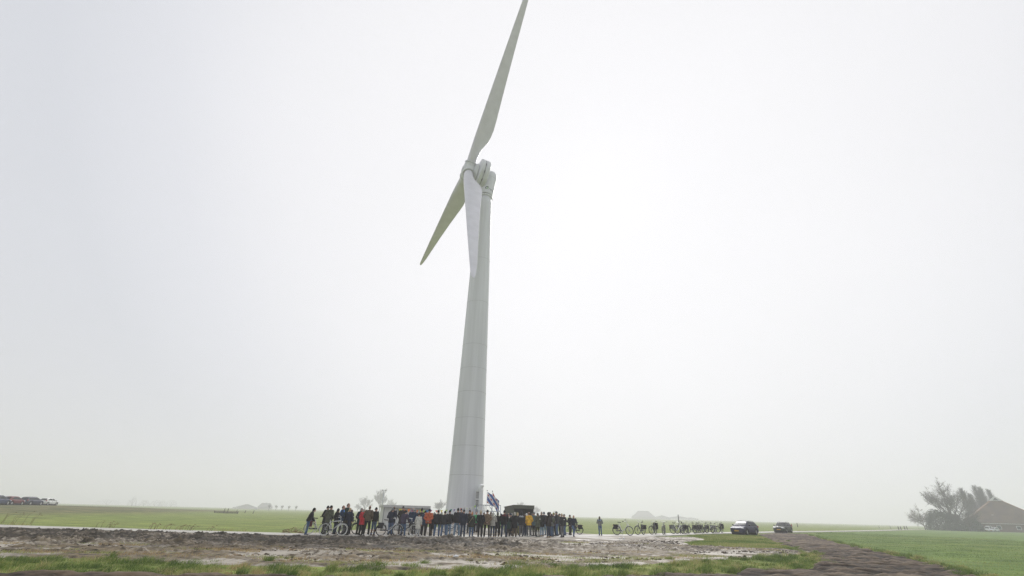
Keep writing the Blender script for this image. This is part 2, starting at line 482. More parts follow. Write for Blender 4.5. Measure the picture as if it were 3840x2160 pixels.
def track_z(X, Y, D):
    f1 = fbm(X * 0.8, Y * 1.6, 4, 3); clod = fbm(X * 1.6, Y * 3.4, 4, 5); fine = fbm(X * 5, Y * 8, 3, 1)
    big = fbm(X * 0.2, Y * 0.35, 3, 2)
    Z = 0.012 + 0.08 * (f1 - 0.5) + 0.20 * (clod - 0.5) + 0.05 * (fine - 0.5)
    Z -= 0.30 * sstep(0.1, -0.75, D)
    rut = np.sin(3.4 * Y + 0.5 * X + 7 * f1 + 4 * big)
    Z += 0.035 * rut
    tone = 0.42 + 0.9 * (big - 0.5) + 0.8 * (clod - 0.5) + 0.8 * (fine - 0.5) + 0.28 * rut  # rut term paints the grazing shade of the ruts into the soil colour
    return Z, {'tone': tone, 'wet': sstep(0.50, 0.38, clod) * 0.45, 'straw': sstep(0.55, 0.7, f1) * 0.5}
ym = np.concatenate([np.arange(11, 24, 0.06), np.arange(24, 40, 0.11), np.arange(40, 76, 0.25)])
sheet('dirt_track', TRACK, (0.11, 0.1), track_z, soil_mat('track_soil', (0.018, 0.012, 0.007), (0.062, 0.043, 0.028), (0.165, 0.125, 0.085), 0.85, (0.13, 0.088, 0.05)), bounds=(-15, 45, 11, 76), ymap=ym)

# standing water shows wherever the mud dips below it
wm = bpy.data.materials.new('puddle_water')
t_, b_ = nodes_of(wm)
b_.inputs['Base Color'].default_value = (0.10, 0.085, 0.065, 1)
b_.inputs['Roughness'].default_value = 0.06
b_.inputs['IOR'].default_value = 1.33
nz_ = t_.nodes.new('ShaderNodeTexNoise'); nz_.inputs['Scale'].default_value = 3.0
bp_ = t_.nodes.new('ShaderNodeBump'); bp_.inputs['Strength'].default_value = 0.03
t_.links.new(nz_.outputs['Fac'], bp_.inputs['Height']); t_.links.new(bp_.outputs['Normal'], b_.inputs['Normal'])
mb = MB(); 
inner = [(-39, 31.5), (-24, 31.2), (-12, 31.6), (-3, 34), (6, 35), (11, 35), (12, 33), (16, 31), (15.5, 28.4), (12, 25.6), (7, 22.8), (2, 19.8), (-4, 17.6), (-12, 18.6), (-24, 20.6), (-39, 23)]
mb.poly([(x, y, -0.046) for x, y in inner])
tag(mb.build('puddle_water', wm), kind='structure')

# ------------------------------------------------------------------ grass blades (nobody could count them)
def grass_mat(name, stops):
    m = bpy.data.materials.new(name)
    t, b = nodes_of(m)
    at = t.nodes.new('ShaderNodeAttribute'); at.attribute_name = 'hue'
    r = t.nodes.new('ShaderNodeValToRGB')
    e = r.color_ramp.elements
    e[0].position, e[0].color = stops[0][0], (*stops[0][1], 1)
    e[1].position, e[1].color = stops[-1][0], (*stops[-1][1], 1)
    for p, c in stops[1:-1]:
        k = e.new(p); k.color = (*c, 1)
    t.links.new(at.outputs['Fac'], r.inputs['Fac']); t.links.new(r.outputs['Color'], b.inputs['Base Color'])
    b.inputs['Roughness'].default_value = 0.65
    b.inputs['Specular IOR Level'].default_value = 0.25
    tl = t.nodes.new('ShaderNodeBsdfTranslucent'); ms = t.nodes.new('ShaderNodeMixShader'); ms.inputs['Fac'].default_value = 0.45
    t.links.new(r.outputs['Color'], tl.inputs['Color']); t.links.new(b.outputs['BSDF'], ms.inputs[1]); t.links.new(tl.outputs['BSDF'], ms.inputs[2])
    t.links.new(ms.outputs['Shader'], t.nodes['Material Output'].inputs['Surface'])
    return m
GM = grass_mat('grass_blade', [(0.0, (0.085, 0.135, 0.036)), (0.3, (0.190, 0.265, 0.072)), (0.55, (0.330, 0.355, 0.125)), (0.75, (0.50, 0.44, 0.22)), (1.0, (0.40, 0.275, 0.15))])
def blades(name, P, h, wd, hue, zf, bend=0.5, wind=(0.35, 0.1)):
    n = len(P)
    z0 = zf(P[:, 0], P[:, 1])
    th = rng.uniform(0, 2 * pi, n)
    sx, sy = np.cos(th) * wd / 2, np.sin(th) * wd / 2
    ph = rng.uniform(0, 2 * pi, n); bl = rng.uniform(0.1, 1, n) * bend * h
    lx = np.cos(ph) * bl + wind[0] * h; ly = np.sin(ph) * bl + wind[1] * h
    V = np.zeros((n, 5, 3), np.float32)
    V[:, 0] = np.stack([P[:, 0] - sx, P[:, 1] - sy, z0], -1)
    V[:, 1] = np.stack([P[:, 0] + sx, P[:, 1] + sy, z0], -1)
    V[:, 2] = np.stack([P[:, 0] - sx * .7 + lx * .3, P[:, 1] - sy * .7 + ly * .3, z0 + h * .6], -1)
    V[:, 3] = np.stack([P[:, 0] + sx * .7 + lx * .3, P[:, 1] + sy * .7 + ly * .3, z0 + h * .6], -1)
    V[:, 4] = np.stack([P[:, 0] + lx, P[:, 1] + ly, z0 + h], -1)
    b0 = np.arange(n)[:, None] * 5
    F = np.concatenate([b0 + [0, 1, 3], b0 + [0, 3, 2], b0 + [2, 3, 4]], 0)
    me = mesh_np(name, V.reshape(-1, 3), F)
    a = me.attributes.new('hue', 'FLOAT', 'POINT')
    a.data.foreach_set('value', np.repeat(np.clip(hue, 0, 1), 5).astype(np.float32))
    me.materials.append(GM)
    return tag(put(name, me), kind='stuff')
def scatter(poly, n, margin=0.0, bounds=None):
    xs = [p[0] for p in poly]; ys = [p[1] for p in poly]
    b = bounds or (min(xs), max(xs), min(ys), max(ys))
    P = np.stack([rng.uniform(b[0], b[1], n), rng.uniform(b[2], b[3], n)], -1)
    d = sdist(P[:, 0], P[:, 1], poly)
    return P[d > margin]
gfun = lambda x, y: gz(x, y) - 0.01

# rough strip between the mud lot and the track in front
STRIP = [(-17, 16.6), (-12.6, 17.5), (-7.3, 16.5), (-4, 16.5), (0.3, 17.9), (3.5, 19.3), (8.6, 22.9), (13.5, 25.8), (16.1, 28.4), (18.0, 30.4), (18.6, 32), (17.6, 29.2), (14.9, 23.6), (11.9, 20.0), (8.2, 17.7), (4.2, 15.9), (0, 14.5), (-5, 13.6), (-9, 13.2), (-12.4, 13.1), (-17, 14.4)]
P = scatter(STRIP, 520000)
c = fbm(P[:, 0] * 0.9, P[:, 1] * 0.9, 3, 4); c2 = fbm(P[:, 0] * 2.6, P[:, 1] * 2.6, 2, 8)
d = sdist(P[:, 0], P[:, 1], STRIP)
keep = rng.random(len(P)) < np.clip(0.2 + 2.4 * (c2 - 0.40), 0.06, 1) * np.clip(0.35 + d * 0.9, 0, 1)
P, c, c2, d = P[keep], c[keep], c2[keep], d[keep]
h = (0.035 + 0.10 * np.clip(c - 0.3, 0, 1) + 0.30 * np.clip(c2 - 0.44, 0, 1)) * rng.uniform(0.55, 1.25, len(P))
hue = 0.60 + 1.3 * (fbm(P[:, 0] * 0.5 + 31, P[:, 1] * 0.7, 3, 2) - 0.5) - 1.1 * (c2 - 0.5) - 0.5 * (c - 0.5) + rng.normal(0, 0.16, len(P)) + 0.18 * (d < 0.35)
blades('verge_grass', P, h, rng.uniform(0.008, 0.018, len(P)), hue, gfun, 1.0, (0.45, 0.05))

# wedge between lot and track, up to the parked blue car
WEDGE = [(18.4, 49.8), (17.8, 44.6), (13.6, 38.5), (12.8, 34.8), (15, 33.7), (18.4, 33.4), (18.6, 31), (20.6, 37.4), (25.8, 49), (31.8, 63), (33, 67), (27.5, 62.6), (19.5, 54.0)]
P = scatter(WEDGE, 190000)
c = fbm(P[:, 0] * 0.7, P[:, 1] * 0.7, 3, 4)
h = (0.06 + 0.20 * np.clip(c - 0.3, 0, 1)) * rng.uniform(0.6, 1.3, len(P))
hue = 0.46 + 0.8 * (fbm(P[:, 0] * 0.3 + 3, P[:, 1] * 0.3, 3, 2) - 0.5) + rng.normal(0, 0.12, len(P))
blades('wedge_grass', P, h, rng.uniform(0.015, 0.03, len(P)), hue, gfun, 0.6)

# meadow on the right, short and even, with rough tufts along the track edge
MEADOW = [(43.5, 75), (40.5, 66), (30.6, 47.1), (24.0, 32.8), (21.2, 26.3), (18.6, 21.2), (16.8, 18.0), (15.8, 14), (40, 30), (75, 75), (60, 92)]
P = scatter(MEADOW, 300000)
d = sdist(P[:, 0], P[:, 1], MEADOW)
edge = np.exp(-(d / 0.8) ** 2) * (P[:, 0] < P[:, 1] * 0.8)
c = fbm(P[:, 0] * 1.1, P[:, 1] * 1.1, 3, 7)
h = (0.030 + 0.05 * np.clip(c - 0.3, 0, 1) + edge * 0.42 * np.clip(c - 0.42, 0, 1)) * rng.uniform(0.6, 1.3, len(P))
hue = 0.33 + 0.75 * (fbm(P[:, 0] * 0.22, P[:, 1] * 0.35, 4, 5) - 0.5) - 0.5 * (c - 0.5) + rng.normal(0, 0.10, len(P)) + 0.10 * edge - 0.3 * edge * (c > 0.55)
blades('meadow_grass', P, h, rng.uniform(0.012, 0.028, len(P)), hue, gfun, 0.6)

# straw and thin grass trodden into the lower part of the mud lot
P = scatter(MUD, 260000, 0.3, (-22, 18, 15, 34))
f = fbm(P[:, 0] * 0.45, P[:, 1] * 1.1, 4, 2); nearw = sstep(25.5, 19, P[:, 1] - 0.1 * P[:, 0])
keep = f + 0.28 * nearw + 0.10 * sstep(2, 8, P[:, 0]) > 0.70
P, f = P[keep], f[keep]
h = rng.uniform(0.03, 0.10, len(P))
hue = np.where(fbm(P[:, 0] * 0.5, P[:, 1], 2, 9) > 0.5, 0.55, 0.95) + rng.normal(0, 0.12, len(P))
blades('trodden_grass', P, h, rng.uniform(0.008, 0.016, len(P)), hue, lambda x, y: np.full(len(x), 0.0), 1.1)

# dark tussocks along the edges of the strip, the wedge and the track
EDGE = []
for PL, n_, sg in (([(16.8, 18.2), (18.6, 21.3), (21.1, 26.3), (24.0, 32.8), (30.6, 47.1), (40.2, 66)], 62, .30), ([(-16, 14.6), (-12.4, 13.4), (-9, 13.5), (-5, 13.9), (0, 14.9), (4.2, 16.3), (8.2, 18.1), (11.9, 20.5), (14.9, 24.2), (17.6, 29.4), (20.6, 37.4), (25.8, 49)], 95, .45), ([(-12.6, 16.9), (-4, 16.0), (0.3, 17.4), (3.5, 18.8), (8.6, 22.4), (13.5, 25.3)], 40, .8)):
    seg_ = [hypot(PL[i + 1][0] - PL[i][0], PL[i + 1][1] - PL[i][1]) for i in range(len(PL) - 1)]
    for k in range(n_):
        u = (k + random.random()) / n_ * (len(PL) - 1) if sg < .5 else random.random() * (len(PL) - 1)
        i = min(int(u), len(PL) - 2); f = u - i
        EDGE.append((PL[i][0] + (PL[i + 1][0] - PL[i][0]) * f + random.gauss(0, sg), PL[i][1] + (PL[i + 1][1] - PL[i][1]) * f + random.gauss(0, sg)))
P = []; hh_ = []; hu = []
for (x_, y_) in EDGE:
    m_ = random.randint(90, 240); r_ = random.uniform(.12, .34)
    q = rng.normal(0, r_ * .6, (m_, 2)) + (x_, y_)
    P.append(q); k = random.uniform(.10, .26); b0 = random.choice([.15, .22, .3, .4, .65])
    hh_.append(k * np.exp(-(np.hypot(q[:, 0] - x_, q[:, 1] - y_) / (r_ * 1.5)) ** 2) * rng.uniform(.6, 1.2, m_) + .03); hu.append(rng.normal(b0, .12, m_))
P = np.concatenate(P)
blades('tussock_grass', P, np.concatenate(hh_), rng.uniform(0.010, 0.020, len(P)), np.concatenate(hu), gfun, 1.2, (0.3, 0.0))

# loose clods of soil on the mud lot and the track
def clods(name, poly, n_, bounds, zf, mat, smin, smax):
    P = scatter(poly, n_, 0.3, bounds)
    k = fbm(P[:, 0] * .35, P[:, 1] * .7, 3, 6) - 0.02 * (P[:, 1] < 22); P = P[k > .5]
    m_ = len(P); s = smin + (smax - smin) * rng.random(m_) ** 3
    O = np.array([(1, 0, 0), (0, 1, 0), (-1, 0, 0), (0, -1, 0), (0, 0, .75), (.7, .7, .35), (-.7, .7, .35), (-.7, -.7, .35), (.7, -.7, .35)], float)
    F0 = np.array([(0, 1, 5), (1, 2, 6), (2, 3, 7), (3, 0, 8), (0, 5, 8), (1, 6, 5), (2, 7, 6), (3, 8, 7), (4, 8, 5), (4, 5, 6), (4, 6, 7), (4, 7, 8)])
    V = O[None] * s[:, None, None] * rng.uniform(.35, 1.4, (m_, 9, 3)); V[:, :, 0] *= rng.uniform(.8, 1.7, (m_, 1))
    z = zf(P[:, 0], P[:, 1]); V += np.stack([P[:, 0], P[:, 1], z], -1)[:, None]
    me = mesh_np(name, V.reshape(-1, 3), (np.arange(m_)[:, None, None] * 9 + F0[None]).reshape(-1, 3))
    me.materials.append(mat); return tag(put(name, me), kind='stuff')
clod_soil = pmat('clod_soil', (0.070, 0.053, 0.036), .9, .6, 1.3, spec=.2)
clods('soil_clods', MUD, 52000, (-38, 17, 17, 40), lambda x, y: np.full(len(x), 0.0), clod_soil, .012, .085)
clods('track_clods', TRACK, 9000, (-10, 40, 13, 60), lambda x, y: np.full(len(x), -0.02), clod_soil, .02, .07)

# tufts of dry grass along the far side of the road
P = []
for i in range(220):
    k = random.randrange(2, len(RP) - 2)
    if RP[k].x < -60 or RP[k].x > 75: continue
    dv = (RP[k + 1] - RP[k]).normalized(); nn = Vector((-dv.y, dv.x, 0))
    p = RP[k] + dv * random.uniform(0, 2.5) + nn * (HW + random.uniform(0.1, 0.9))
    if -13 < p.x < 12: continue
    m_ = random.randint(12, 50)
    P.append(np.stack([rng.normal(p.x, 0.22, m_), rng.normal(p.y, 0.16, m_)], -1))
P = np.concatenate(P)
blades('roadside_grass', P, rng.uniform(0.12, 0.38, len(P)), rng.uniform(0.012, 0.025, len(P)), rng.normal(0.68, 0.2, len(P)), gfun, 0.9, (0.5, 0.0))

# ------------------------------------------------------------------ wind turbine
TX, TY = -4.66, 54.80
paint = bpy.data.materials.new('turbine_paint')
t, b = nodes_of(paint); n, l = t.nodes.new, t.links.new
co = n('ShaderNodeTexCoord'); mp = n('ShaderNodeMapping'); mp.inputs['Scale'].default_value = (1.6, 1.6, 0.06)
nz = n('ShaderNodeTexNoise'); nz.inputs['Scale'].default_value = 1.1; nz.inputs['Detail'].default_value = 7
rp = n('ShaderNodeValToRGB'); rp.color_ramp.elements[0].position = 0.25; rp.color_ramp.elements[1].position = 0.75
rp.color_ramp.elements[0].color = (0.58, 0.592, 0.615, 1); rp.color_ramp.elements[1].color = (0.74, 0.755, 0.79, 1)
l(co.outputs['Object'], mp.inputs['Vector']); l(mp.outputs['Vector'], nz.inputs['Vector']); l(nz.outputs['Fac'], rp.inputs['Fac'])
l(rp.outputs['Color'], b.inputs['Base Color']); b.inputs['Roughness'].default_value = 0.42
blade_paint = pmat('blade_paint', (0.655, 0.645, 0.70), 0.38, 0.06, 0.7)
seam_mat = pmat('seam_sealant', (0.40, 0.41, 0.42), 0.7, 0.2, 3)
dark_metal = pmat('dark_metal', (0.05, 0.052, 0.055), 0.5, 0.2, 5)
YAW, TILT, OVER, HZ, PHASE, RR = radians(-66.8), radians(6.3), 3.05, 49.56, radians(29.85), 32.7
ax_ = Vector((sin(YAW) * cos(TILT), -cos(YAW) * cos(TILT), sin(TILT)))
upv = (Vector((0, 0, 1)) - ax_ * ax_.z).normalized()
sid = upv.cross(ax_)
tur = empty('wind_turbine', (TX, TY, 0), 0, 'tall white wind turbine with three blades and ring shaped generator', 'wind turbine')
H0 = Vector((0, 0, HZ))
AX = Matrix(((sid.x, upv.x, ax_.x, H0.x), (sid.y, upv.y, ax_.y, H0.y), (sid.z, upv.z, ax_.z, H0.z), (0, 0, 0, 1)))   # local z runs along the rotor axis

def tr(z): return 2.12 + (1.10 - 2.12) * max(0.0, min(z / 45.6, 1)) ** 0.92
mb = MB(); mb.lathe([(tr(z), z) for z in [-0.2] + list(np.linspace(0, 45.6, 40))], 48)
mb.build('tower', paint, tur)
for z in (5.37, 8.5, 11.67, 14.8, 17.79, 20.95, 27.1, 34.0):
    MB().torus(Matrix.Translation((0, 0, z)), tr(z) + 0.001, 0.014, 48, 5).build('flange_seam', seam_mat, tur)
# yaw collar under the nacelle head
mb = MB(); mb.lathe([(1.16, 45.35), (1.24, 45.4), (1.24, 45.62), (1.16, 45.68)], 40); mb.build('yaw_collar', paint, tur)
mb = MB(); mb.lathe([(1.12, 45.68), (1.12, 45.80)], 40); mb.build('yaw_bearing', dark_metal, tur)
# nacelle head leaning away from the rotor, with a domed top
bk = Vector((-ax_.x, -ax_.y, 0)).normalized()
R_ = []
for r, z in [(1.20, 45.80), (1.22, 46.0), (1.22, 49.6), (1.20, 49.9), (1.12, 50.3), (0.95, 50.62), (0.6, 50.85), (0.2, 50.93)]:
    o = bk * (0.72 * (z - 45.8) / 5.0)
    R_.append([(o.x + r * cos(2 * pi * j / 40), o.y + r * sin(2 * pi * j / 40), z) for j in range(40)])
MB().rings(R_).build('nacelle', paint, tur)
o = bk * (0.72 * (49.25 - 45.8) / 5.0)
MB().torus(Matrix.Translation((o.x, o.y, 49.25)), 1.222, 0.014, 40, 5).build('nacelle_seam', seam_mat, tur)
# generator: thick ring with a groove, drawn along the rotor axis
gen = MB().lathe([(0.9, -0.1), (1.7, 0.0), (2.4, 0.12), (2.62, 0.20), (2.68, 0.30), (2.68, 0.84), (2.54, 0.87), (2.54, 1.04), (2.68, 1.07), (2.68, 1.48), (2.60, 1.60), (2.25, 1.68), (1.6, 1.70)], 56, 0, AX).build('generator', paint, tur)
for a_ in range(0, 360, 30):
    M = AX @ Matrix.Rotation(radians(a_ + 8), 4, 'Z')
    MB().box((2.57, 0, 0.955), (0.08, 0.34, 0.12)).xf(M).build('vent', dark_metal, gen)
MB().lathe([(2.545, 0.89), (2.548, 1.02)], 56, 0, AX, False).build('groove', seam_mat, gen)
MB().lathe([(1.55, 1.70), (1.72, 1.78), (1.72, 2.02), (1.6, 2.06), (1.55, 2.25), (1.2, 2.42), (1.0, 2.45)], 48, 0, AX).build('rotor_bearing', paint, tur)
hub = MB().lathe([(0.95, 2.30), (1.12, 2.45), (1.22, 2.8), (1.22, 3.2), (1.10, 3.6), (0.85, 3.9), (0.5, 4.08), (0.15, 4.14)], 40, 0, AX).build('hub', paint, tur)
HUB = Vector((0, 0, HZ)) + ax_ * OVER
for k in range(3):
    tt = PHASE + k * 2 * pi / 3
    d = upv * cos(tt) + sid * sin(tt)
    tg = d.cross(ax_)
    SM = Matrix(((ax_.x, tg.x, d.x, HUB.x), (ax_.y, tg.y, d.y, HUB.y), (ax_.z, tg.z, d.z, HUB.z), (0, 0, 0, 1)))
    MB().lathe([(1.0, 0.2), (0.93, 0.9), (0.92, 1.42)], 36, 0, SM).build('blade_socket', paint, hub)
    rs = [1.35, 1.6, 2.4, 3.2, 4.0, 4.8, 5.6, 6.6, 7.8, 9.5, 12, 15, 18, 21, 24, 27, 29.5, 31.3, 32.2, 32.55, 32.7]
    ch = np.interp(rs, [1.3, 2.6, 4.0, 5.6, 7.2, 9.5, 14, 20, 26, 30, 31.8, 32.4, 32.7], [1.46, 1.46, 1.75, 2.45, 2.72, 2.55, 2.1, 1.6, 1.15, 0.82, 0.6, 0.38, 0.10])
    th = np.interp(rs, [1.3, 2.6, 4.5, 7.2, 12, 20, 28, 32.7], [1.46, 1.46, 1.05, 0.72, 0.46, 0.27, 0.14, 0.04])
    bl = np.interp(rs, [1.3, 2.6, 6.5], [0, 0, 1])
    le = np.interp(rs, [1.3, 6, 14, 24, 32, 32.7], [0.73, 0.78, 0.62, 0.42, 0.22, 0.02])
    tw = np.radians(np.interp(rs, [1.3, 7, 16, 32.7], [14, 12, 4, -1]))
    R_ = []
    nn = 28
    for i, r in enumerate(rs):
        ring = []
        for j in range(nn):
            a_ = 2 * pi * j / nn
            cxx = cos(a_)                                   # +1 leading edge, -1 trailing edge
            u = (1 - cxx) / 2                               # 0..1 from leading to trailing edge
            circ = sin(a_) * th[i] / 2
            foil = 5 * th[i] * (0.2969 * sqrt(u) - 0.126 * u - 0.3516 * u * u + 0.2843 * u ** 3 - 0.1036 * u ** 4) * (1.15 if sin(a_) > 0 else -0.85)
            if abs(sin(a_)) < 1e-6: foil = 0
            yy = circ * (1 - bl[i]) + foil * bl[i]
            xx = le[i] - u * ch[i]
            xr = xx * cos(tw[i]) - yy * sin(tw[i]); yr = xx * sin(tw[i]) + yy * cos(tw[i])
            ring.append(SM @ Vector((xr, yr, r)))
        R_.append(ring)
    bo = MB().rings(R_).build('blade', blade_paint, tur)
    MB().torus(SM @ Matrix.Translation((0, 0, 1.42)), 0.88, 0.085, 36, 8).build('root_collar', paint, bo)
    MB().torus(SM @ Matrix.Translation((0, 0, 1.28)), 0.925, 0.03, 36, 6).build('collar_groove', seam_mat, bo)
# small weather mast on the generator's top
top = H0 + ax_ * 0.7 + upv * 2.66 - sid * 0.2
wmst = MB().tube([top, top + Vector((0.1, 0, 0.75))], 0.035, 6).tube([top + Vector((-0.25, 0, 0.72)), top + Vector((0.45, 0, 0.74))], 0.025, 6).sphere(top + Vector((0.45, 0, 0.82)), 0.08, 8, 6).sphere(top + Vector((-0.25, 0, 0.80)), 0.07, 8, 6)
wmst.build('weather_mast', dark_metal, tur)
# logo on the nacelle head: dark green open ring with a pale green leaf, grey letters
green_d = pmat('logo_dark_green', (0.03, 0.075, 0.05), 0.5, 0.1); green_l = pmat('logo_pale_green', (0.28, 0.45, 0.22), 0.5, 0.1)
grey_l = pmat('logo_grey', (0.16, 0.17, 0.18), 0.5, 0.1)
def on_neck(u, v, lift=0.012):
    """u metres round the neck from the logo centre, v metres up"""
    z = 46.75 + v
    o = bk * (0.72 * (z - 45.8) / 5.0)
    a_ = radians(-78) + u / 1.22
    return Vector((o.x + (1.22 + lift) * cos(a_), o.y + (1.22 + lift) * sin(a_), z))
def patch(pts, mat, name):
    MB().poly([on_neck(*p) for p in pts]).build(name, mat, tur)
arc = [(0.30 * cos(radians(q)), 0.30 * sin(radians(q))) for q in range(20, 251, 15)]
mb = MB()
inn = [(0.19 * cos(radians(q)) + 0.02, 0.19 * sin(radians(q)) - 0.02) for q in range(20, 251, 15)]
for i in range(len(arc) - 1):
    mb.poly([on_neck(*arc[i]), on_neck(*arc[i + 1]), on_neck(*inn[i + 1]), on_neck(*inn[i])])
mb.build('logo_ring', green_d, tur)
patch([(-0.02, -0.30), (0.14, -0.18), (0.17, 0.05), (0.06, 0.17), (-0.04, 0.02), (-0.06, -0.15)], green_l, 'logo_leaf')
def letter(u0, strokes):
    mb = MB()
    for (x0, y0), (x1, y1) in strokes:
        dx, dy = x1 - x0, y1 - y0; q = hypot(dx, dy); px, py = -dy / q * 0.03, dx / q * 0.03
        mb.poly([on_neck(u0 + x0 + px, y0 + py - 0.28), on_neck(u0 + x0 - px, y0 - py - 0.28), on_neck(u0 + x1 - px, y1 - py - 0.28), on_neck(u0 + x1 + px, y1 + py - 0.28)])
    mb.build('logo_letter', grey_l, tur)
letter(0.30, [((0, 0), (0, 0.26)), ((0, 0.2), (0.06, 0.26)), ((0.06, 0.25), (0.14, 0.25))])
ocirc = [(0.11 * cos(q * pi / 5) + 0.11, 0.13 * sin(q * pi / 5) + 0.13) for q in range(11)]
letter(0.50, list(zip(ocirc[:-1], ocirc[1:])))
letter(0.80, list(zip(ocirc[:-1], ocirc[1:])))
letter(1.10, [((0, 0), (0, 0.26)), ((0, 0.2), (0.07, 0.26)), ((0.07, 0.25), (0.15, 0.2)), ((0.15, 0.2), (0.15, 0))])

# ------------------------------------------------------------------ ventilation cabinet beside the tower door
galv = pmat('galvanised_steel', (0.33, 0.36, 0.40), 0.45, 0.15, 8, metal=0.5)
cab_paint = pmat('cabinet_paint', (0.66, 0.68, 0.68), 0.5, 0.08, 3)
slot = pmat('slot_dark', (0.04, 0.042, 0.045), 0.8, 0.2)
cab = empty('ventilation_cabinet', (-2.98, 52.75, 0), radians(-38), 'narrow pale grey louvred cabinet standing against the tower foot', 'cabinet')
MB().box((0, 0, 1.9), (0.52, 0.55, 3.65)).build('casing', cab_paint, cab)
MB().box((0, -0.01, 3.76), (0.60, 0.62, 0.07)).build('lid', cab_paint, cab)
for z0, m_ in ((3.02, 10), (2.22, 10), (1.6, 5), (1.0, 6)):
    pn = MB().box((0, -0.272, z0 + m_ * 0.03), (0.40, 0.012, m_ * 0.062 + 0.04)).build('louvre_panel', slot, cab)
    for q in range(m_):
        MB().box((0, -0.285, z0 + (q - m_ / 2) * 0.062 + m_ * 0.03), (0.39, 0.026, 0.028)).build('slat', cab_paint, pn)
MB().box((0.215, -0.29, 2.35), (0.03, 0.03, 0.12)).build('latch', dark_metal, cab)
MB().tube([(0, 0.0, 3.78), (0, 0.0, 4.0), (-0.02, 0.08, 4.2), (-0.05, 0.3, 4.28), (-0.08, 0.6, 4.28)], [0.17, 0.17, 0.17, 0.17, 0.17], 16).build('duct_elbow', cab_paint, cab)

# ------------------------------------------------------------------ steel platform with stairs at the tower door
blue_steel = pmat('blue_grey_steel', (0.10, 0.17, 0.26), 0.5, 0.15, 6)
pl = empty('access_platform', (0, 0, 0), 0, 'grey steel access platform with railings and stairs at the tower foot', 'platform')
A0 = Vector((-3.15, 51.75, 0)); A1 = Vector((-1.45, 50.25, 0))
ex_ = (A1 - A0).normalized(); ey_ = Vector((-ex_.y, ex_.x, 0)); wid = 1.3
ln = (A1 - A0).length
c_ = (A0 + A1) / 2 + ey_ * wid / 2
MB().box((c_.x, c_.y, 1.18), (ln, wid, 0.08), atan2(ex_.y, ex_.x)).build('deck', galv, pl)
for s_ in (0, 0.45, 1.0):
    for side in (0, 1):
        p = A0 + ex_ * ln * s_ + ey_ * wid * side
        MB().tube([(p.x, p.y, 0), (p.x, p.y, 2.36)], 0.035, 8).build('post', blue_steel if s_ == 0 and side == 0 else galv, pl)
for z in (2.36, 1.8):
    for side in (0, 1):
        p, q = A0 + ey_ * wid * side, A1 + ey_ * wid * side
        MB().tube([(p.x, p.y, z), (q.x, q.y, z)], 0.032, 8).build('rail', galv, pl)
    q, r = A1, A1 + ey_ * wid
st = Vector((0.62, -0.78, 0)).normalized(); sn = Vector((-st.y, st.x, 0))
S0 = A1 + Vector((-0.35, 0.0, 0))
for i in range(6):
    p = S0 + st * (0.14 + 0.27 * i) + sn * 0.45
    MB().box((p.x, p.y, 1.0 - i * 0.18), (0.26, 0.86, 0.04), atan2(st.y, st.x)).build('step', galv, pl)
for side in (0, 0.9):
    p = S0 + sn * side; q = p + st * 1.75
    MB().tube([(p.x, p.y, 1.12), (q.x, q.y, 0.02)], 0.05, 6).build('stringer', galv, pl)
    MB().tube([(p.x, p.y, 2.34), (q.x, q.y, 1.02), (q.x, q.y, 0.02)], 0.032, 8).build('handrail', galv, pl)

# ------------------------------------------------------------------ flags
f_blue = pmat('flag_blue', (0.04, 0.10, 0.34), 0.75, 0.12, 9); f_white = pmat('flag_white', (0.72, 0.70, 0.72), 0.75, 0.05, 9)
f_red = pmat('flag_red', (0.42, 0.03, 0.05), 0.75, 0.1, 9)
def leaf_shape(x, y):
    """heart-like pompeblad, radius about 1"""
    r = hypot(x, y)
    if r > 1: return False
    return not (abs(x) < 0.16 and y > 0.25) and (y > -0.55 or abs(x) < 0.8 + y * 0.4)
def make_flag(name, base, htop, pat, label, sh, ph):
    rt = empty(name, (base[0], base[1], 1.22), 0, label, 'flag')
    tz = htop - 1.22
    MB().tube([(0, 0, 0), (0, 0, tz)], [0.026, 0.018], 8).build('flagpole', f_white, rt)
    MB().sphere((0, 0, tz + 0.03), 0.05, 8, 6).build('finial', dark_metal, rt)
    nu, nv = 72, 48; ho, fl = 1.02, 1.6
    mb = MB(); V = []; F = []; MI = []
    for i in range(nu + 1):
        u = i / nu
        for j in range(nv + 1):
            v = j / nv
            x = 0.03 + fl * u * sh[0] - 0.10 * u * u
            z = tz - 0.10 - v * ho * (1 - 0.12 * u) - fl * u * sh[1] * (0.75 + 0.25 * u)
            y = 0.10 * u * sin(6.5 * u + 2.5 * v + ph) + 0.05 * u * sin(13 * u - 3 * v)
            V.append((x, y, z))
    for i in range(nu):
        for j in range(nv):
            F.append((i * (nv + 1) + j, i * (nv + 1) + j + 1, (i + 1) * (nv + 1) + j + 1, (i + 1) * (nv + 1) + j))
            MI.append(pat((i + 0.5) / nu, (j + 0.5) / nv))
    mb.v = V; mb.f = F; mb.mi = MI; mb.sm = [True] * len(F)
    mb.build('cloth', [f_blue, f_white, f_red], rt)
    return rt
def diag(u, v):
    # seven bands running from upper left to lower right, leaves on the white ones
    x, y = u * 1.45, v * 0.98
    s = (x * -0.56 + y * 0.83)                      # across the bands
    tpos = (x * 0.83 + y * 0.56)
    k = (s + 0.90) / 0.30
    bnd = int(math.floor(k))
    white = bnd % 2 == 1
    if white:
        m_ = (bnd + 0.5)
        for c0 in np.arange(0.14, 1.9, 0.42):
            if leaf_shape((tpos - c0 - (0.1 if bnd == 3 else 0)) / 0.095, (k - m_) * 0.30 / 0.095): return 2
        return 1
    return 0
make_flag('flag', (-2.02, 50.12), 3.66, diag, 'blue and white diagonally striped flag with red leaf emblems', (0.84, 0.50), 0.3)
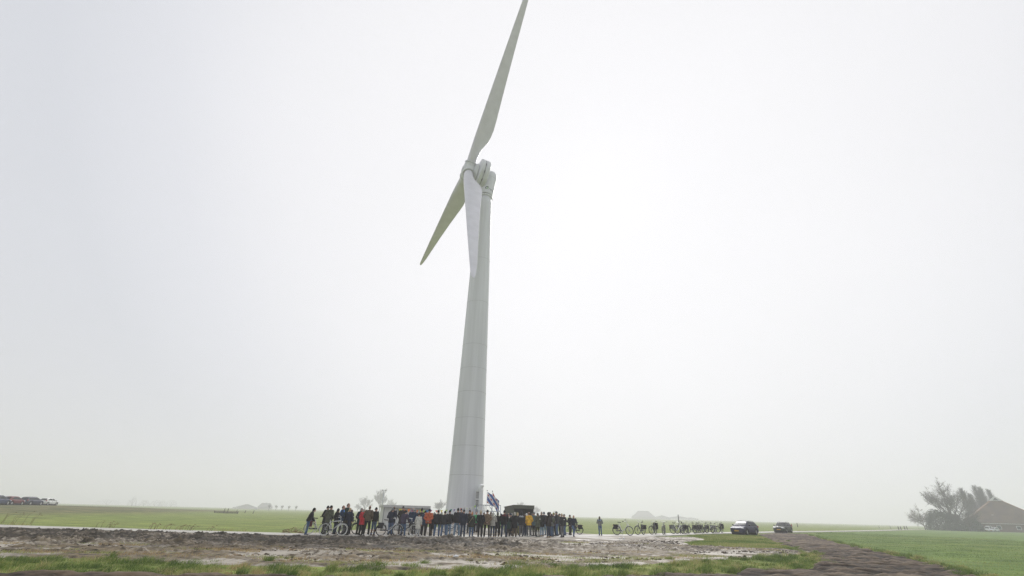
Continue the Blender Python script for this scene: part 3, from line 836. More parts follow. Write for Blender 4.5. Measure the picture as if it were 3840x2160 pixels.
make_flag('flag', (-1.52, 51.9), 3.70, lambda u, v: 2 if v < 1 / 3 else 1 if v < 2 / 3 else 0, 'red white and blue flag drooping behind the striped one', (0.5, 0.92), 2.0)

# ------------------------------------------------------------------ pale site cabin behind the bicycles
def frame_of(p, q):
    d = Vector((q[0] - p[0], q[1] - p[1], 0))
    return Vector((p[0], p[1], 0)), atan2(d.y, d.x), d.length
FL = (-11.45, 46.20, 0.60); FR = (-7.55, 48.01, 0.66)
o_, rz_, wd_ = frame_of(FL, FR)
cw = pmat('cabin_wall', (0.56, 0.57, 0.56), 0.55, 0.06, 2); ctrim = pmat('cabin_trim', (0.20, 0.21, 0.22), 0.5, 0.15)
croof = pmat('cabin_roof', (0.50, 0.50, 0.50), 0.6, 0.08, 3); paper = pmat('white_paper', (0.75, 0.76, 0.78), 0.8, 0.04)
cb = empty('site_cabin', o_, rz_, 'pale grey flat roofed cabin hung with bunting behind the crowd', 'cabin')
CH, CD = 1.86, 1.7
MB().box((wd_ / 2, CD / 2, CH / 2 + 0.06), (wd_, CD, CH - 0.1)).build('wall', cw, cb)
MB().box((wd_ / 2, CD / 2 - 0.06, CH + 0.12), (wd_ + 0.22, CD + 0.3, 0.22)).build('roof', croof, cb)
MB().box((wd_ / 2, -0.165, CH + 0.005), (wd_ + 0.16, 0.05, 0.03)).build('roof_edge', ctrim, cb)
for x in (0.0, wd_ * 0.28, wd_):
    MB().box((x, -0.012, CH / 2), (0.05, 0.05, CH - 0.06)).build('corner_trim', ctrim if x < 0.1 or x == wd_ * 0.28 else cw, cb)
sh_ = MB().box((wd_ * 0.66, -0.008, CH * 0.55), (wd_ * 0.60, 0.016, CH * 0.72)).build('shutter', cw, cb)
for q in range(22):
    MB().box((wd_ * 0.66, -0.022, CH * 0.21 + q * 0.065), (wd_ * 0.59, 0.02, 0.045)).build('shutter_slat', cw, sh_)
MB().box((wd_ * 0.66, -0.05, 0.42), (wd_ * 0.60, 0.08, 0.06)).build('sill', ctrim, cb)
MB().box((wd_ * 0.345, -0.018, CH * 0.66), (0.22, 0.012, 0.30)).build('notice', paper, cb)
MB().box((wd_ * 0.35, -0.018, CH * 0.86), (0.30, 0.012, 0.24)).build('notice', pmat('grey_notice', (0.22, 0.24, 0.28), 0.7), cb)

# ------------------------------------------------------------------ olive open-fronted kiosk with curved side wings
KF = (0.72, 45.99, 0.88); KR = (2.75, 46.62, 0.92)
o_, rz_, wd_ = frame_of(KF, KR)
olive = pmat('olive_paint', (0.075, 0.082, 0.055), 0.6, 0.12, 3); olive_d = pmat('olive_dark', (0.022, 0.022, 0.018), 0.8, 0.15, 3)
ks = empty('olive_kiosk', o_, rz_ + radians(9), 'dark olive open fronted kiosk with curved side wings behind the crowd', 'kiosk')
KH, KD = 2.30, 2.0
prof = [(0, KH), (0, KH - 0.30)] + [(1.15 - 1.15 * cos(q), KH - 0.30 - 1.25 * sin(q)) for q in np.linspace(0.12, pi / 2, 9)] + [(1.15, 0.0), (KD, 0.0), (KD, KH - 0.16)]
for x in (0, wd_ - 0.05):
    MB().prism([(x, v, z) for v, z in prof], (0.05, 0, 0)).build('side_wing', olive, ks)
MB().box((wd_ / 2, KD - 0.03, KH / 2 - 0.1), (wd_ - 0.11, 0.05, KH - 0.22)).build('back_wall', olive_d, ks)
MB().prism([(-0.06, -0.06, KH + 0.005), (wd_ + 0.06, -0.06, KH + 0.005), (wd_ + 0.06, KD + 0.05, KH - 0.155), (-0.06, KD + 0.05, KH - 0.155)], (0, 0, 0.06)).build('roof', olive, ks)
MB().box((wd_ / 2, -0.03, KH - 0.13), (wd_ + 0.06, 0.05, 0.25)).build('fascia', olive, ks)
MB().box((wd_ * 0.55, KD - 0.075, KH * 0.70), (0.62, 0.02, 0.34)).build('poster', pmat('poster_green', (0.20, 0.26, 0.08), 0.7, 0.25, 6), ks)
MB().box((wd_ * 0.16, KD - 0.08, KH * 0.66), (0.42, 0.02, 0.62)).build('notice_board', paper, ks)
MB().box((wd_ / 2, 1.25, 0.5), (wd_ - 0.12, 0.5, 0.98)).build('counter', olive_d, ks)

# ------------------------------------------------------------------ bunting
PC = {'orange': (0.75, 0.22, 0.05), 'pink': (0.62, 0.10, 0.35), 'yellow': (0.80, 0.68, 0.06), 'lime': (0.45, 0.72, 0.12), 'blue': (0.06, 0.28, 0.62), 'magenta': (0.42, 0.03, 0.25),
      'salmon': (0.78, 0.22, 0.14), 'teal': (0.08, 0.30, 0.26), 'purple': (0.16, 0.09, 0.42), 'red': (0.60, 0.05, 0.06), 'white': (0.75, 0.75, 0.74)}
def bunting(name, pts, colours, label, size=0.17):
    P = [Vector(p) for p in pts]
    rt = empty(name, P[0], 0, label, 'bunting')
    B = P[0]
    samples = []
    for i in range(len(P) - 1):
        for j in range(8):
            t = j / 8; q = P[i].lerp(P[i + 1], t); q.z -= 0.10 * 4 * t * (1 - t); samples.append(q - B)
    samples.append(P[-1] - B)
    MB().tube(samples, 0.006, 4).build('string', f_white, rt)
    m_ = len(colours)
    for k, c in enumerate(colours):
        f = (k + 0.5) / m_ * (len(samples) - 1); i = int(f)
        q = samples[i].lerp(samples[min(i + 1, len(samples) - 1)], f - i)
        d = (samples[min(i + 1, len(samples) - 1)] - samples[max(i - 1, 0)]); d.z = 0; d.normalize()
        tw = random.uniform(-0.5, 0.5); nrm_ = Vector((-d.y, d.x, 0))
        d2 = d * cos(tw) + nrm_ * sin(tw)
        sway = nrm_ * random.uniform(-0.08, 0.12)
        if c == 'white':
            b4 = [q - d * 0.11, q + d * 0.11, q + d * 0.11 - Vector((0, 0, 0.24)), q - d * 0.11 - Vector((0, 0, 0.24))]
            o = MB().prism(b4, nrm_ * 0.006).build('square_pennant', pmat('pennant_white', PC['white'], 0.8, 0.04), rt)
            c0 = q - Vector((0, 0, 0.12)) - nrm_ * 0.006
            if k % 2:
                MB().poly([c0 - d * 0.05 - Vector((0, 0, 0.05)), c0 + d * 0.05 - Vector((0, 0, 0.05)), c0 + Vector((0, 0, 0.05))]).build('print', pmat('pennant_lime', PC['lime'], 0.8, 0.05), o)
            else:
                MB().poly([c0 - d * 0.05 - Vector((0, 0, 0.04)), c0 + d * 0.05 - Vector((0, 0, 0.04)), c0 + d * 0.05 + Vector((0, 0, 0.04)), c0 - d * 0.05 + Vector((0, 0, 0.04))]).build('print', dark_metal, o)
        else:
            MB().prism([q - d2 * size * 0.6, q + d2 * size * 0.6, q + sway - Vector((0, 0, size * 1.25))], nrm_ * 0.006).build('pennant', pmat('pennant_' + c, PC[c], 0.75, 0.06), rt)
    return rt
def cabp(f, z, off=-0.2):
    p = Vector((FL[0], FL[1], 0)).lerp(Vector((FR[0], FR[1], 0)), f); d = (Vector((FR[0], FR[1], 0)) - Vector((FL[0], FL[1], 0))).normalized()
    return (p.x - d.y * off, p.y + d.x * off, z)
bunting('bunting', [cabp(0.30, 1.84), cabp(0.55, 1.82), cabp(0.80, 1.81), cabp(0.99, 1.80)], ['yellow', 'orange', 'orange', 'pink', 'orange', 'yellow', 'lime', 'blue'], 'row of coloured pennants hanging under the cabin roof', 0.26)
bunting('bunting', [cabp(0.99, 1.80), (-5.6, 49.7, 1.90), (-4.3, 50.9, 2.16), (-3.16, 51.7, 2.36)], ['magenta', 'salmon', 'yellow', 'lime', 'teal', 'purple', 'red', 'salmon', 'white', 'white', 'white', 'white', 'lime'], 'string of coloured pennants from the cabin to the tower platform', 0.2)

# floodlight mast, black post among the bicycles
x, y, z = -31.87, 126.03, 6.41
ms = empty('floodlight_mast', (x, y, -0.05), 0, 'thin grey floodlight mast with crossbar behind the cabin', 'mast')
MB().tube([(0, 0, 0), (0, 0, z)], [0.11, 0.07], 8).build('pole', galv, ms)
MB().box((0, 0, z + 0.05), (1.1, 0.12, 0.10)).build('crossbar', galv, ms)
for s_ in (-0.42, 0.42):
    MB().box((s_, -0.1, z + 0.02), (0.34, 0.25, 0.16), 0.2).build('lamp_head', dark_metal, ms)
x, y, h_ = 20.32, 57.54, 1.99
po = empty('marker_post', (x, y + 0.6, -0.05), 0, 'thin black post standing behind the row of bicycles', 'post')
MB().tube([(0, 0, 0), (0, 0, h_)], 0.045, 10).build('shaft', dark_metal, po)
MB().lathe([(0.05, h_), (0.055, h_ + 0.02), (0.03, h_ + 0.05)], 10).build('cap', dark_metal, po)

# ------------------------------------------------------------------ people
C = {'black': (0.012, 0.012, 0.014), 'navy': (0.016, 0.021, 0.042), 'charcoal': (0.028, 0.028, 0.031), 'olive': (0.085, 0.094, 0.062), 'dkolive': (0.035, 0.040, 0.027),
     'brown': (0.11, 0.082, 0.052), 'dkbrown': (0.028, 0.022, 0.019), 'tan': (0.20, 0.145, 0.095), 'rust': (0.50, 0.12, 0.05), 'red': (0.60, 0.035, 0.05), 'yellow': (0.78, 0.46, 0.045),
     'cream': (0.60, 0.59, 0.54), 'knit': (0.42, 0.41, 0.38), 'teal': (0.085, 0.145, 0.150), 'blue': (0.10, 0.28, 0.70), 'dkblue': (0.020, 0.040, 0.085), 'denim': (0.075, 0.125, 0.22), 'dkdenim': (0.028, 0.044, 0.080),
     'ltdenim': (0.20, 0.29, 0.40), 'grey': (0.125, 0.125, 0.135), 'ltgrey': (0.33, 0.34, 0.36), 'green': (0.045, 0.36, 0.13), 'dkgreen': (0.018, 0.050, 0.036), 'purple': (0.055, 0.045, 0.075),
     'maroon': (0.10, 0.018, 0.025), 'wood': (0.16, 0.095, 0.055), 'sand': (0.42, 0.26, 0.13), 'white': (0.75, 0.75, 0.74), 'blonde': (0.50, 0.38, 0.20), 'ash': (0.45, 0.43, 0.38), 'hairbrown': (0.060, 0.038, 0.025),
     'hairdark': (0.018, 0.014, 0.012), 'hairgrey': (0.30, 0.29, 0.28), 'mustard': (0.20, 0.19, 0.06), 'orangehat': (0.55, 0.25, 0.12), 'beige': (0.46, 0.38, 0.26), 'smoke': (0.16, 0.17, 0.17)}
def cloth(c): return pmat('cloth_' + c, C[c], 0.85, 0.30, 9, bump=0.25, spec=0.2)
skin = pmat('skin', (0.52, 0.30, 0.22), 0.55, 0.10, 14)
def hairm(c): return pmat('hair_' + c, C[c], 0.6, 0.35, 30, stretch=(1, 1, 0.2), bump=0.3)

ARM = {'down': ((.275, -.04, 1.13), (.280, .03, .89)), 'pocket': ((.295, -.10, 1.14), (.225, .11, .985)), 'behind': ((.305, -.14, 1.15), (.055, -.205, .965)),
       'front': ((.300, -.02, 1.13), (.085, .235, 1.12)), 'bars': ((.290, .16, 1.13), (.250, .40, 1.00)), 'phone': ((.270, .05, 1.13), (.10, .27, 1.30)), 'swing': ((.265, .12, 1.14), (.235, .26, .95)), 'swingb': ((.270, -.16, 1.15), (.265, -.22, .92))}
def skeleton(arms, legs, lean):
    J = {}
    S = Matrix.Translation((0, 0, .96)) @ Matrix.Rotation(-radians(lean), 4, 'X') @ Matrix.Translation((0, 0, -.96))
    J['S'] = S
    al, ar = arms
    for s, k in ((-1, al), (1, ar)):
        e, w_ = ARM[k]
        J['sh', s] = S @ Vector((.195 * s, -.015, 1.425)); J['el', s] = S @ Vector((e[0] * s, e[1], e[2])); J['wr', s] = S @ Vector((w_[0] * s, w_[1], w_[2]))
        J['arm', s] = k
    L = {'stand': (((-.095, 0, .93), (-.105, .02, .50), (-.115, -.02, .085)), ((.095, 0, .93), (.105, .02, .50), (.115, -.02, .085))),
         'apart': (((-.10, 0, .92), (-.145, .02, .50), (-.175, -.02, .085)), ((.10, 0, .92), (.140, .02, .50), (.165, -.02, .085))),
         'ease': (((-.095, 0, .93), (-.10, .02, .50), (-.10, -.02, .085)), ((.095, 0, .93), (.15, .06, .50), (.175, .05, .085))),
         'walk': (((-.09, 0, .93), (-.09, -.02, .51), (-.09, -.30, .13)), ((.09, 0, .93), (.09, .20, .53), (.10, .27, .09)))}[legs]
    for s, q in zip((-1, 1), L):
        for nme, p in zip(('hip', 'kn', 'an'), q): J[nme, s] = Vector(p)
    J['neck'] = S @ Vector((0, -.015, 1.47)); J['head'] = S @ Vector((0, .015, 1.625))
    return J
def head_matrix(J, turn, nod): return Matrix.Translation(J['head']) @ Matrix.Rotation(radians(-turn), 4, 'Z') @ Matrix.Rotation(radians(-nod), 4, 'X')

BODY = {}
def body_mesh(arms, legs, lean, turn, nod):
    """one continuous figure: limbs, torso, neck, head with nose, chin and ears, hands with five fingers, fused by a voxel remesh"""
    key = (arms, legs, lean, turn, nod)
    if key in BODY: return BODY[key]
    J = skeleton(arms, legs, lean); S = J['S']
    mb = MB()
    R = []
    for z, rx, ry in ((.84, .12, .09), (.92, .155, .105), (1.05, .14, .095), (1.2, .155, .105), (1.35, .175, .11), (1.42, .16, .09), (1.48, .07, .065)):
        R.append([S @ Vector((rx * cos(2 * pi * j / 14), ry * sin(2 * pi * j / 14) - .01, z)) for j in range(14)])
    mb.rings(R)
    mb.tube([S @ Vector((0, -.015, 1.40)), J['neck'], J['head'] - Vector((0, 0, .06))], [.066, .058, .055], 10)
    HM = head_matrix(J, turn, nod)
    R = []
    for z, rx, ry, oy in ((-.125, .030, .030, .055), (-.105, .050, .062, .030), (-.06, .066, .084, .012), (0, .074, .094, 0), (.05, .076, .096, -.004), (.09, .066, .084, -.006), (.115, .045, .058, -.008), (.127, .018, .022, -.008)):
        R.append([HM @ Vector((rx * cos(2 * pi * j / 16), ry * sin(2 * pi * j / 16) + oy, z)) for j in range(16)])
    mb.rings(R)
    mb.tube([HM @ Vector((0, .090, .020)), HM @ Vector((0, .112, -.028)), HM @ Vector((0, .096, -.040))], [.010, .017, .014], 6)
    mb.tube([HM @ Vector((-.022, .086, -.068)), HM @ Vector((.022, .086, -.068))], .009, 6)
    mb.tube([HM @ Vector((-.05, .080, .028)), HM @ Vector((.05, .080, .028))], .012, 6)
    for s in (-1, 1):
        mb.sphere(HM @ Vector((.078 * s, -.005, -.01)), (.012, .022, .032), 8, 6)
        mb.tube([J['sh', s], J['el', s], J['wr', s]], [.055, .042, .030], 9)
        wv = (J['wr', s] - J['el', s]).normalized()
        a = Vector((0, 0, 1)) if abs(wv.z) < .8 else Vector((0, 1, 0))
        sx = wv.cross(a).normalized(); sy = sx.cross(wv)
        p0 = J['wr', s]
        mb.tube([p0, p0 + wv * .045, p0 + wv * .09], [.030, .042, .038], 8, squash=.5)
        cv = -sy if J['arm', s] in ('front', 'bars', 'phone') else sy
        for q, ln_ in ((-1.5, .062), (-.5, .075), (.5, .072), (1.5, .055)):
            b0 = p0 + wv * .082 + sx * .021 * q
            mb.tube([b0, b0 + wv * ln_ * .55 + cv * .008, b0 + wv * ln_ * .9 + cv * .03], [.0105, .010, .008], 6)
        tb = p0 + wv * .03 + sx * .034
        mb.tube([tb, tb + wv * .03 + sx * .03, tb + wv * .06 + sx * .034 + cv * .012], [.013, .012, .009], 6)
        mb.tube([J['hip', s] + Vector((0, 0, .02)), J['kn', s], J['an', s]], [.088, .058, .040], 10)
        f = J['an', s]
        mb.tube([f + Vector((0, -.05, -.035)), f + Vector((0, .05, -.045)), f + Vector((.01 * s, .16, -.062))], [.038, .040, .028], 8)
    tmp = put('tmp', mb.mesh('tmp', skin))
    md = tmp.modifiers.new('r', 'REMESH'); md.mode = 'VOXEL'; md.voxel_size = .0175; md.use_smooth_shade = True
    dg = bpy.context.evaluated_depsgraph_get()
    me = bpy.data.meshes.new_from_object(tmp.evaluated_get(dg))
    me.name = 'person'
    bpy.data.objects.remove(tmp)
    me.materials.clear(); me.materials.append(skin)
    BODY[key] = me
    return me

def wob(mb, amp, seed):
    """cloth folds: push each vertex a little by smooth noise"""
    if not mb.v: return mb
    V = np.array(mb.v)
    o = seed * 3.7
    for k, (a, b, c) in enumerate(((0, 2, 3), (1, 2, 7), (0, 1, 5))):
        V[:, k] += amp * (fbm(V[:, a] * 13 + o, V[:, b] * 17 + o * 1.3, 3, c) - 0.5) * 2
    mb.v = [tuple(q) for q in V]
    return mb

def jacket(J, hem, puff, fat, flare, seed):
    S = J['S']; mb = MB()
    base = [(1.50, .075, .075), (1.475, .105, .090), (1.45, .165, .105), (1.41, .215, .125), (1.34, .228, .140), (1.25, .218, .145), (1.15, .205, .142), (1.05, .205, .145), (.97, .212, .150), (.90, .216, .152), (.82, .215, .150), (.72, .220, .152), (.62, .226, .155), (.50, .232, .160), (.40, .236, .165)]
    zs = np.linspace(1.50, hem, 40 if puff else 20)
    zz = [q[0] for q in base][::-1]; bx = [q[1] for q in base][::-1]; by = [q[2] for q in base][::-1]
    R = []
    for z in zs:
        rx = np.interp(z, zz, bx) * fat; ry = np.interp(z, zz, by) * fat
        if z < .95: rx *= 1 + flare * (.95 - z); ry *= 1 + flare * (.95 - z)
        if puff:
            g = puff * (abs(sin(z * pi / .085)) - .4) * (1 if z < 1.42 else 0); rx += g; ry += g
        M = S if z > .9 else S.lerp(Matrix.Identity(4), min(1, (.9 - z) / .25))
        ring = []
        for j in range(22):
            a = 2 * pi * j / 22; ca, sa = cos(a), sin(a)
            ring.append(M @ Vector((rx * math.copysign(abs(ca) ** .85, ca), ry * math.copysign(abs(sa) ** .85, sa) - .01, z)))
        R.append(ring)
    R.append([p.lerp(Vector((0, 0, hem + .03)), .12) for p in R[-1]])
    mb.rings(R)
    for s in (-1, 1):
        P = [J['sh', s] + Vector((-.05 * s, 0, .012)), J['sh', s], J['sh', s].lerp(J['el', s], .5), J['el', s], J['el', s].lerp(J['wr', s], .55), J['wr', s]]
        rr = np.array([.085, .083, .074, .066, .058, .050]) * (1.0 + (fat - 1) * .8) + (puff or 0) * .8
        Q = []; rq = []
        for i in range(len(P) - 1):
            for t in (0, .5):
                Q.append(P[i].lerp(P[i + 1], t)); rq.append(rr[i] * (1 - t) + rr[i + 1] * t)
        Q.append(P[-1]); rq.append(rr[-1])
        if puff: rq = [r + puff * .7 * (1 if i % 2 else -.4) for i, r in enumerate(rq)]
        mb.tube(Q, rq, 11)
    return wob(mb, .011 if not puff else .006, seed)

def trousers(J, slim, seed):
    mb = MB()
    R = []
    for z, rx, ry in ((1.02, .165, .115), (.95, .180, .128), (.88, .185, .132), (.82, .165, .125), (.79, .10, .09)):
        R.append([Vector((rx * cos(2 * pi * j / 16), ry * sin(2 * pi * j / 16) - .005, z)) for j in range(16)])
    mb.rings(R)
    for s in (-1, 1):
        h, k, a = J['hip', s], J['kn', s], J['an', s] + Vector((0, 0, -.03))
        P = [h + Vector((0, 0, .02)), h.lerp(k, .35), h.lerp(k, .7), k, k.lerp(a, .35), k.lerp(a, .7), a]
        mb.tube(P, [.098 * slim + .004, .095 * slim, .082 * slim, .072 * slim, .068 * slim, .064 * slim, .066 * slim], 12)
    return wob(mb, .008, seed + 5)

def shoe(J, s, boot):
    f = J['an', s]; mb = MB()
    fl = Vector((0, 0, .0)); g = Vector((f.x, f.y, 0 if f.z < .1 else f.z - .085))
    R = []
    for y, w_, h in ((-.085, .026, .05), (-.075, .036, .085), (-.03, .040, .09), (.03, .043, .085), (.09, .047, .062), (.15, .045, .048), (.19, .034, .036), (.20, .018, .02)):
        R.append([g + Vector((w_ * cos(t), y, max(.004, h * .5 + h * .5 * sin(t)))) for t in np.linspace(-pi / 2, 3 * pi / 2, 13)[:-1]])
    mb.rings(R)
    top = {'shoe': .11, 'boot': .20, 'tall': .36}[boot]
    kn = J['kn', s]
    q = Vector((f.x, f.y, f.z)).lerp(kn, (top - .06) / .42)
    mb.tube([g + Vector((0, -.015, .04)), f, q], [.050, .054, .058 if boot == 'shoe' else .072], 11)
    return mb

def dome(HM, r, zlow_front, zlow_back, grow=1.0, peak=0.0, shift=(0, -.006, 0), drop=0.0, thick=0.0):
    """cap-like shell round the head; its lower edge runs from zlow_front (face) to zlow_back (nape)"""
    R = []
    for i in range(9):
        t = i / 8; ring = []
        for j in range(20):
            a = 2 * pi * j / 20
            fr = (1 + sin(a)) / 2
            zl = zlow_back + (zlow_front - zlow_back) * fr ** .8
            zt = .130 * grow + peak
            z = zl + (zt - zl) * sin(t * pi / 2)
            zr = max(-1, min(1, z / (.132 * grow + peak)))
            k = sqrt(max(0, 1 - zr * zr)) if z > 0 else 1 + drop * z
            if peak and z > .05: k *= 1 - .5 * (z - .05) / (.08 + peak)
            k = max(k, .04) + (thick if t < .2 else 0)
            ring.append(HM @ Vector((r[0] * k * cos(a) + shift[0], r[1] * k * sin(a) + shift[1], z)))
        R.append(ring)
    lip = [p.lerp(HM @ Vector((0, 0, -.01)), .10) for p in R[0]]
    return MB().rings([lip] + R)

PEOPLE = []
def person(x, y, h, face, arms, legs, turn, top, trous, feet, head, hair, label, lean=0, nod=0, extra=(), group='people in the crowd at the turbine foot', fat=None):
    """top = (style, colour, hem height); head = (kind, colour) or None; hair = (kind, colour) or None"""
    seed = len(PEOPLE) + 1
    rnd = random.Random(seed * 77)
    arms = (arms, arms) if isinstance(arms, str) else arms
    J = skeleton(arms, legs, lean)
    me = body_mesh(arms, legs, lean, turn, nod)
    o = put('person', me)
    gzv = 0.012
    o.location = (x, y, gzv); o.rotation_euler = (0, 0, -radians(face))
    s = h / (1.765 if head else 1.755) / (cos(radians(lean)) * .45 + .55)
    wx = s * rnd.uniform(.94, 1.04)
    o.scale = (wx, wx, s)
    tag(o, label, 'person', group)
    HM = head_matrix(J, turn, nod)
    st, cc, hem = top
    fat = (fat or rnd.uniform(1.0, 1.10)) * .93
    puff = .012 if st == 'puffer' else 0
    jk = jacket(J, hem, puff, fat + (.03 if st == 'puffer' else 0), .25 if st == 'coat' else .05, seed).build('coat' if hem < .75 else 'jacket', cloth(cc), o)
    trousers(J, rnd.uniform(.95, 1.12), seed).build('trousers', cloth(trous), o)
    for q in (-1, 1):
        shoe(J, q, feet[0]).build('boot' if feet[0] != 'shoe' else 'shoe', cloth(feet[1]), o)
    S = J['S']
    if 'collar' in extra or st != 'puffer':
        MB().torus(Matrix.Translation(J['neck'] + Vector((0, .0, .01))) @ Matrix.Scale(.9, 4, (0, 1, 0)), .078, .026, 18, 7).build('collar', cloth(cc), jk)
    for ex in extra:
        k, v = ex if isinstance(ex, tuple) else (ex, cc)
        if k == 'hood':
            R = []
            for i in range(7):
                t = i / 6
                R.append([S @ Vector((.15 * sin(t * pi) ** .6 * cos(a) if 0 < t < 1 else .02 * cos(a), -.085 - .055 * sin(t * pi) + .035 * sin(a), 1.36 + .155 * t + .012 * cos(a))) for a in np.linspace(0, 2 * pi, 11)[:-1]])
            wob(MB().rings(R), .012, seed).build('hood', cloth(v), jk)
        elif k == 'hoodup':
            wob(dome(HM, (.105, .122), .06, -.17, 1.22, 0, (0, -.014, 0), -.2), .005, seed).build('hood', cloth(v), jk)
        elif k == 'fur':
            wob(MB().torus(Matrix.Translation(S @ Vector((0, -.055, 1.475))) @ Matrix.Rotation(.5, 4, 'X'), .105, .042, 20, 8), .02, seed).build('fur_trim', hairm(v), jk)
        elif k == 'scarf':
            wob(MB().torus(Matrix.Translation(J['neck'] + Vector((0, .01, .03))), .082, .036, 18, 8), .012, seed).build('scarf', cloth(v), o)
        elif k == 'strap':
            MB().tube([S @ Vector((-.20, -.11, .98)), S @ Vector((-.02, -.175, 1.22)), S @ Vector((.13, -.12, 1.44))], .014, 5, squash=1).build('bag_strap', cloth(v), o)
        elif k == 'bag':
            MB().box(S @ Vector((-.05, -.20, .86)), (.24, .09, .20), .1, taper=(.9, .9)).build('shoulder_bag', cloth(v), o)
        elif k == 'pack':
            wob(MB().sphere(S @ Vector((0, -.21, 1.24)), (.15, .11, .22), 14, 10), .015, seed).build('backpack', cloth(v), o)
        elif k == 'yoke':
            R = []
            for z, rx, ry in ((1.49, .112, .095), (1.455, .178, .115), (1.41, .228, .137), (1.36, .238, .150)):
                R.append([S @ Vector((rx * fat * math.copysign(abs(cos(a)) ** .85, cos(a)), ry * fat * math.copysign(abs(sin(a)) ** .85, sin(a)) - .012, z)) for a in np.linspace(0, 2 * pi, 23)[:-1]])
            MB().rings(R, cap=False).build('yoke', cloth(v), jk)
        elif k == 'glove':
            for q in (-1, 1):
                MB().sphere(J['wr', q] + (J['wr', q] - J['el', q]).normalized() * .07, (.045, .045, .065), 8, 6).build('glove', cloth(v), o)
        elif k == 'patch':
            MB().box(S @ Vector((.10, -.165, 1.30)), (.10, .02, .05)).build('patch', cloth(v), jk)
        elif k == 'camera':
            MB().box(J['wr', -1] + Vector((.1, .05, .05)), (.15, .09, .10)).build('camera', dark_metal, o)
    if hair:
        k, c = hair
        if k == 'short': wob(dome(HM, (.082, .101), .075, -.075, 1.04, 0, (0, -.008, 0)), .004, seed).build('hair', hairm(c), o)
        elif k == 'bob': wob(dome(HM, (.090, .106), .070, -.135, 1.06, 0, (0, -.014, 0), -1.2), .006, seed).build('hair', hairm(c), o)
        elif k == 'long': wob(dome(HM, (.092, .100), .070, -.30, 1.06, 0, (0, -.026, 0), -1.0), .010, seed).build('hair', hairm(c), o)
        elif k == 'fringe': wob(dome(HM, (.082, .098), -.045, -.085, .6, 0, (0, -.014, 0)), .003, seed).build('hair', hairm(c), o)
        elif k == 'braid':
            wob(dome(HM, (.086, .103), .072, -.085, 1.05, 0, (0, -.010, 0)), .004, seed).build('hair', hairm(c), o)
            MB().tube([HM @ Vector((-.03, -.10, -.06)), HM @ Vector((-.07, -.125, -.16)), HM @ Vector((-.11, -.12, -.28))], [.032, .028, .014], 8).build('braid', hairm(c), o)
    if head:
        k, c = head
        if k == 'beanie': m_ = dome(HM, (.090, .108), .045, -.035, 1.13, 0, (0, -.006, 0), 0, .06)
        elif k == 'point': m_ = dome(HM, (.090, .108), .045, -.045, 1.10, .085, (0, -.008, 0), 0, .06)
        elif k == 'beret':
            m_ = dome(HM, (.112, .125), .062, .035, .98, -.005, (0, -.008, 0))
        else:
            m_ = dome(HM, (.092, .112), .052, .005, 1.06, 0, (0, -.004, 0), 0, .02)
            m_.rings([[HM @ Vector((.07 * cos(a), .09 + .075 * sin(a) * (1 if q else .9), .048 + .008 * q - .012 * sin(a))) for a in np.linspace(0, pi, 9)] for q in (0, 1)], False, False)
        wob(m_, .004, seed).build('hat', cloth(c), o)
        if k == 'band': pass
    if abs(((face + turn + 180) % 360) - 180) > 75:                      # face in view: eyes
        for q in (-1, 1):
            MB().sphere(HM @ Vector((.031 * q, .086, .006)), .010, 8, 6).build('eye', dark_metal, o)
    PEOPLE.append(o)
    return o

B_ = ('shoe', 'black'); BB = ('shoe', 'charcoal')
# left end, beside the white bicycles, looking right
person(-13.49, 34.12, 1.61, 62, 'bars', 'stand', 0, ('jacket', 'black', .84), 'denim', ('shoe', 'dkblue'), None, None, 'person in black hooded jacket bending over the bicycle with the pink bag', lean=20, extra=('hoodup',))
person(-12.69, 35.07, 1.79, 30, 'pocket', 'stand', 10, ('coat', 'black', .66), 'black', B_, ('beanie', 'black'), None, 'person in long black coat just left of the olive parka')
person(-12.12, 34.12, 1.81, 18, 'pocket', 'stand', 20, ('jacket', 'olive', .72), 'charcoal', BB, ('beanie', 'black'), None, 'person in olive parka and black beanie behind the silver bicycle', extra=('hood',), fat=1.14)
person(-12.19, 35.85, 1.62, 38, 'pocket', 'stand', 10, ('jacket', 'black', .74), 'dkdenim', B_, None, None, 'short person with black hood up beside the bright blue jacket', extra=('hoodup',))
person(-11.54, 34.91, 1.83, 72, 'front', 'stand', 0, ('jacket', 'dkblue', .80), 'black', B_, None, ('short', 'hairbrown'), 'brown haired person in bright blue and navy jacket facing right', extra=(('yoke', 'blue'),))
person(-11.39, 35.44, 1.98, 40, 'pocket', 'stand', 45, ('jacket', 'dkgreen', .80), 'charcoal', B_, None, ('short', 'hairdark'), 'tallest person at the left end, dark hair and green grey hood', extra=('hood',))
person(-11.00, 34.81, 1.69, 14, 'down', 'stand', 10, ('coat', 'navy', .60), 'black', B_, None, ('braid', 'blonde'), 'person with blonde braid in long navy coat carrying a dark bag', extra=(('bag', 'dkbrown'), ('hood', 'dkblue')))
person(-11.35, 36.39, 1.58, 20, 'down', 'stand', 10, ('jacket', 'charcoal', .80), 'black', B_, None, ('long', 'hairdark'), 'dark haired person half hidden behind the blonde braid')
person(-10.54, 35.98, 1.72, 18, 'pocket', 'stand', 30, ('coat', 'navy', .68), 'black', B_, None, ('bob', 'hairgrey'), 'grey haired person in navy hooded coat left of the red coat', extra=('hood',))
person(-10.15, 35.32, 1.67, 20, 'front', 'stand', 20, ('puffer', 'red', .68), 'black', B_, None, ('bob', 'ash'), 'white haired person in long red quilted coat', extra=('hood',))
person(-9.63, 34.79, 1.86, 6, 'pocket', 'apart', 0, ('jacket', 'brown', .86), 'black', ('shoe', 'white'), None, ('short', 'hairbrown'), 'person in brown jacket with black trousers and white shoes', fat=1.12)
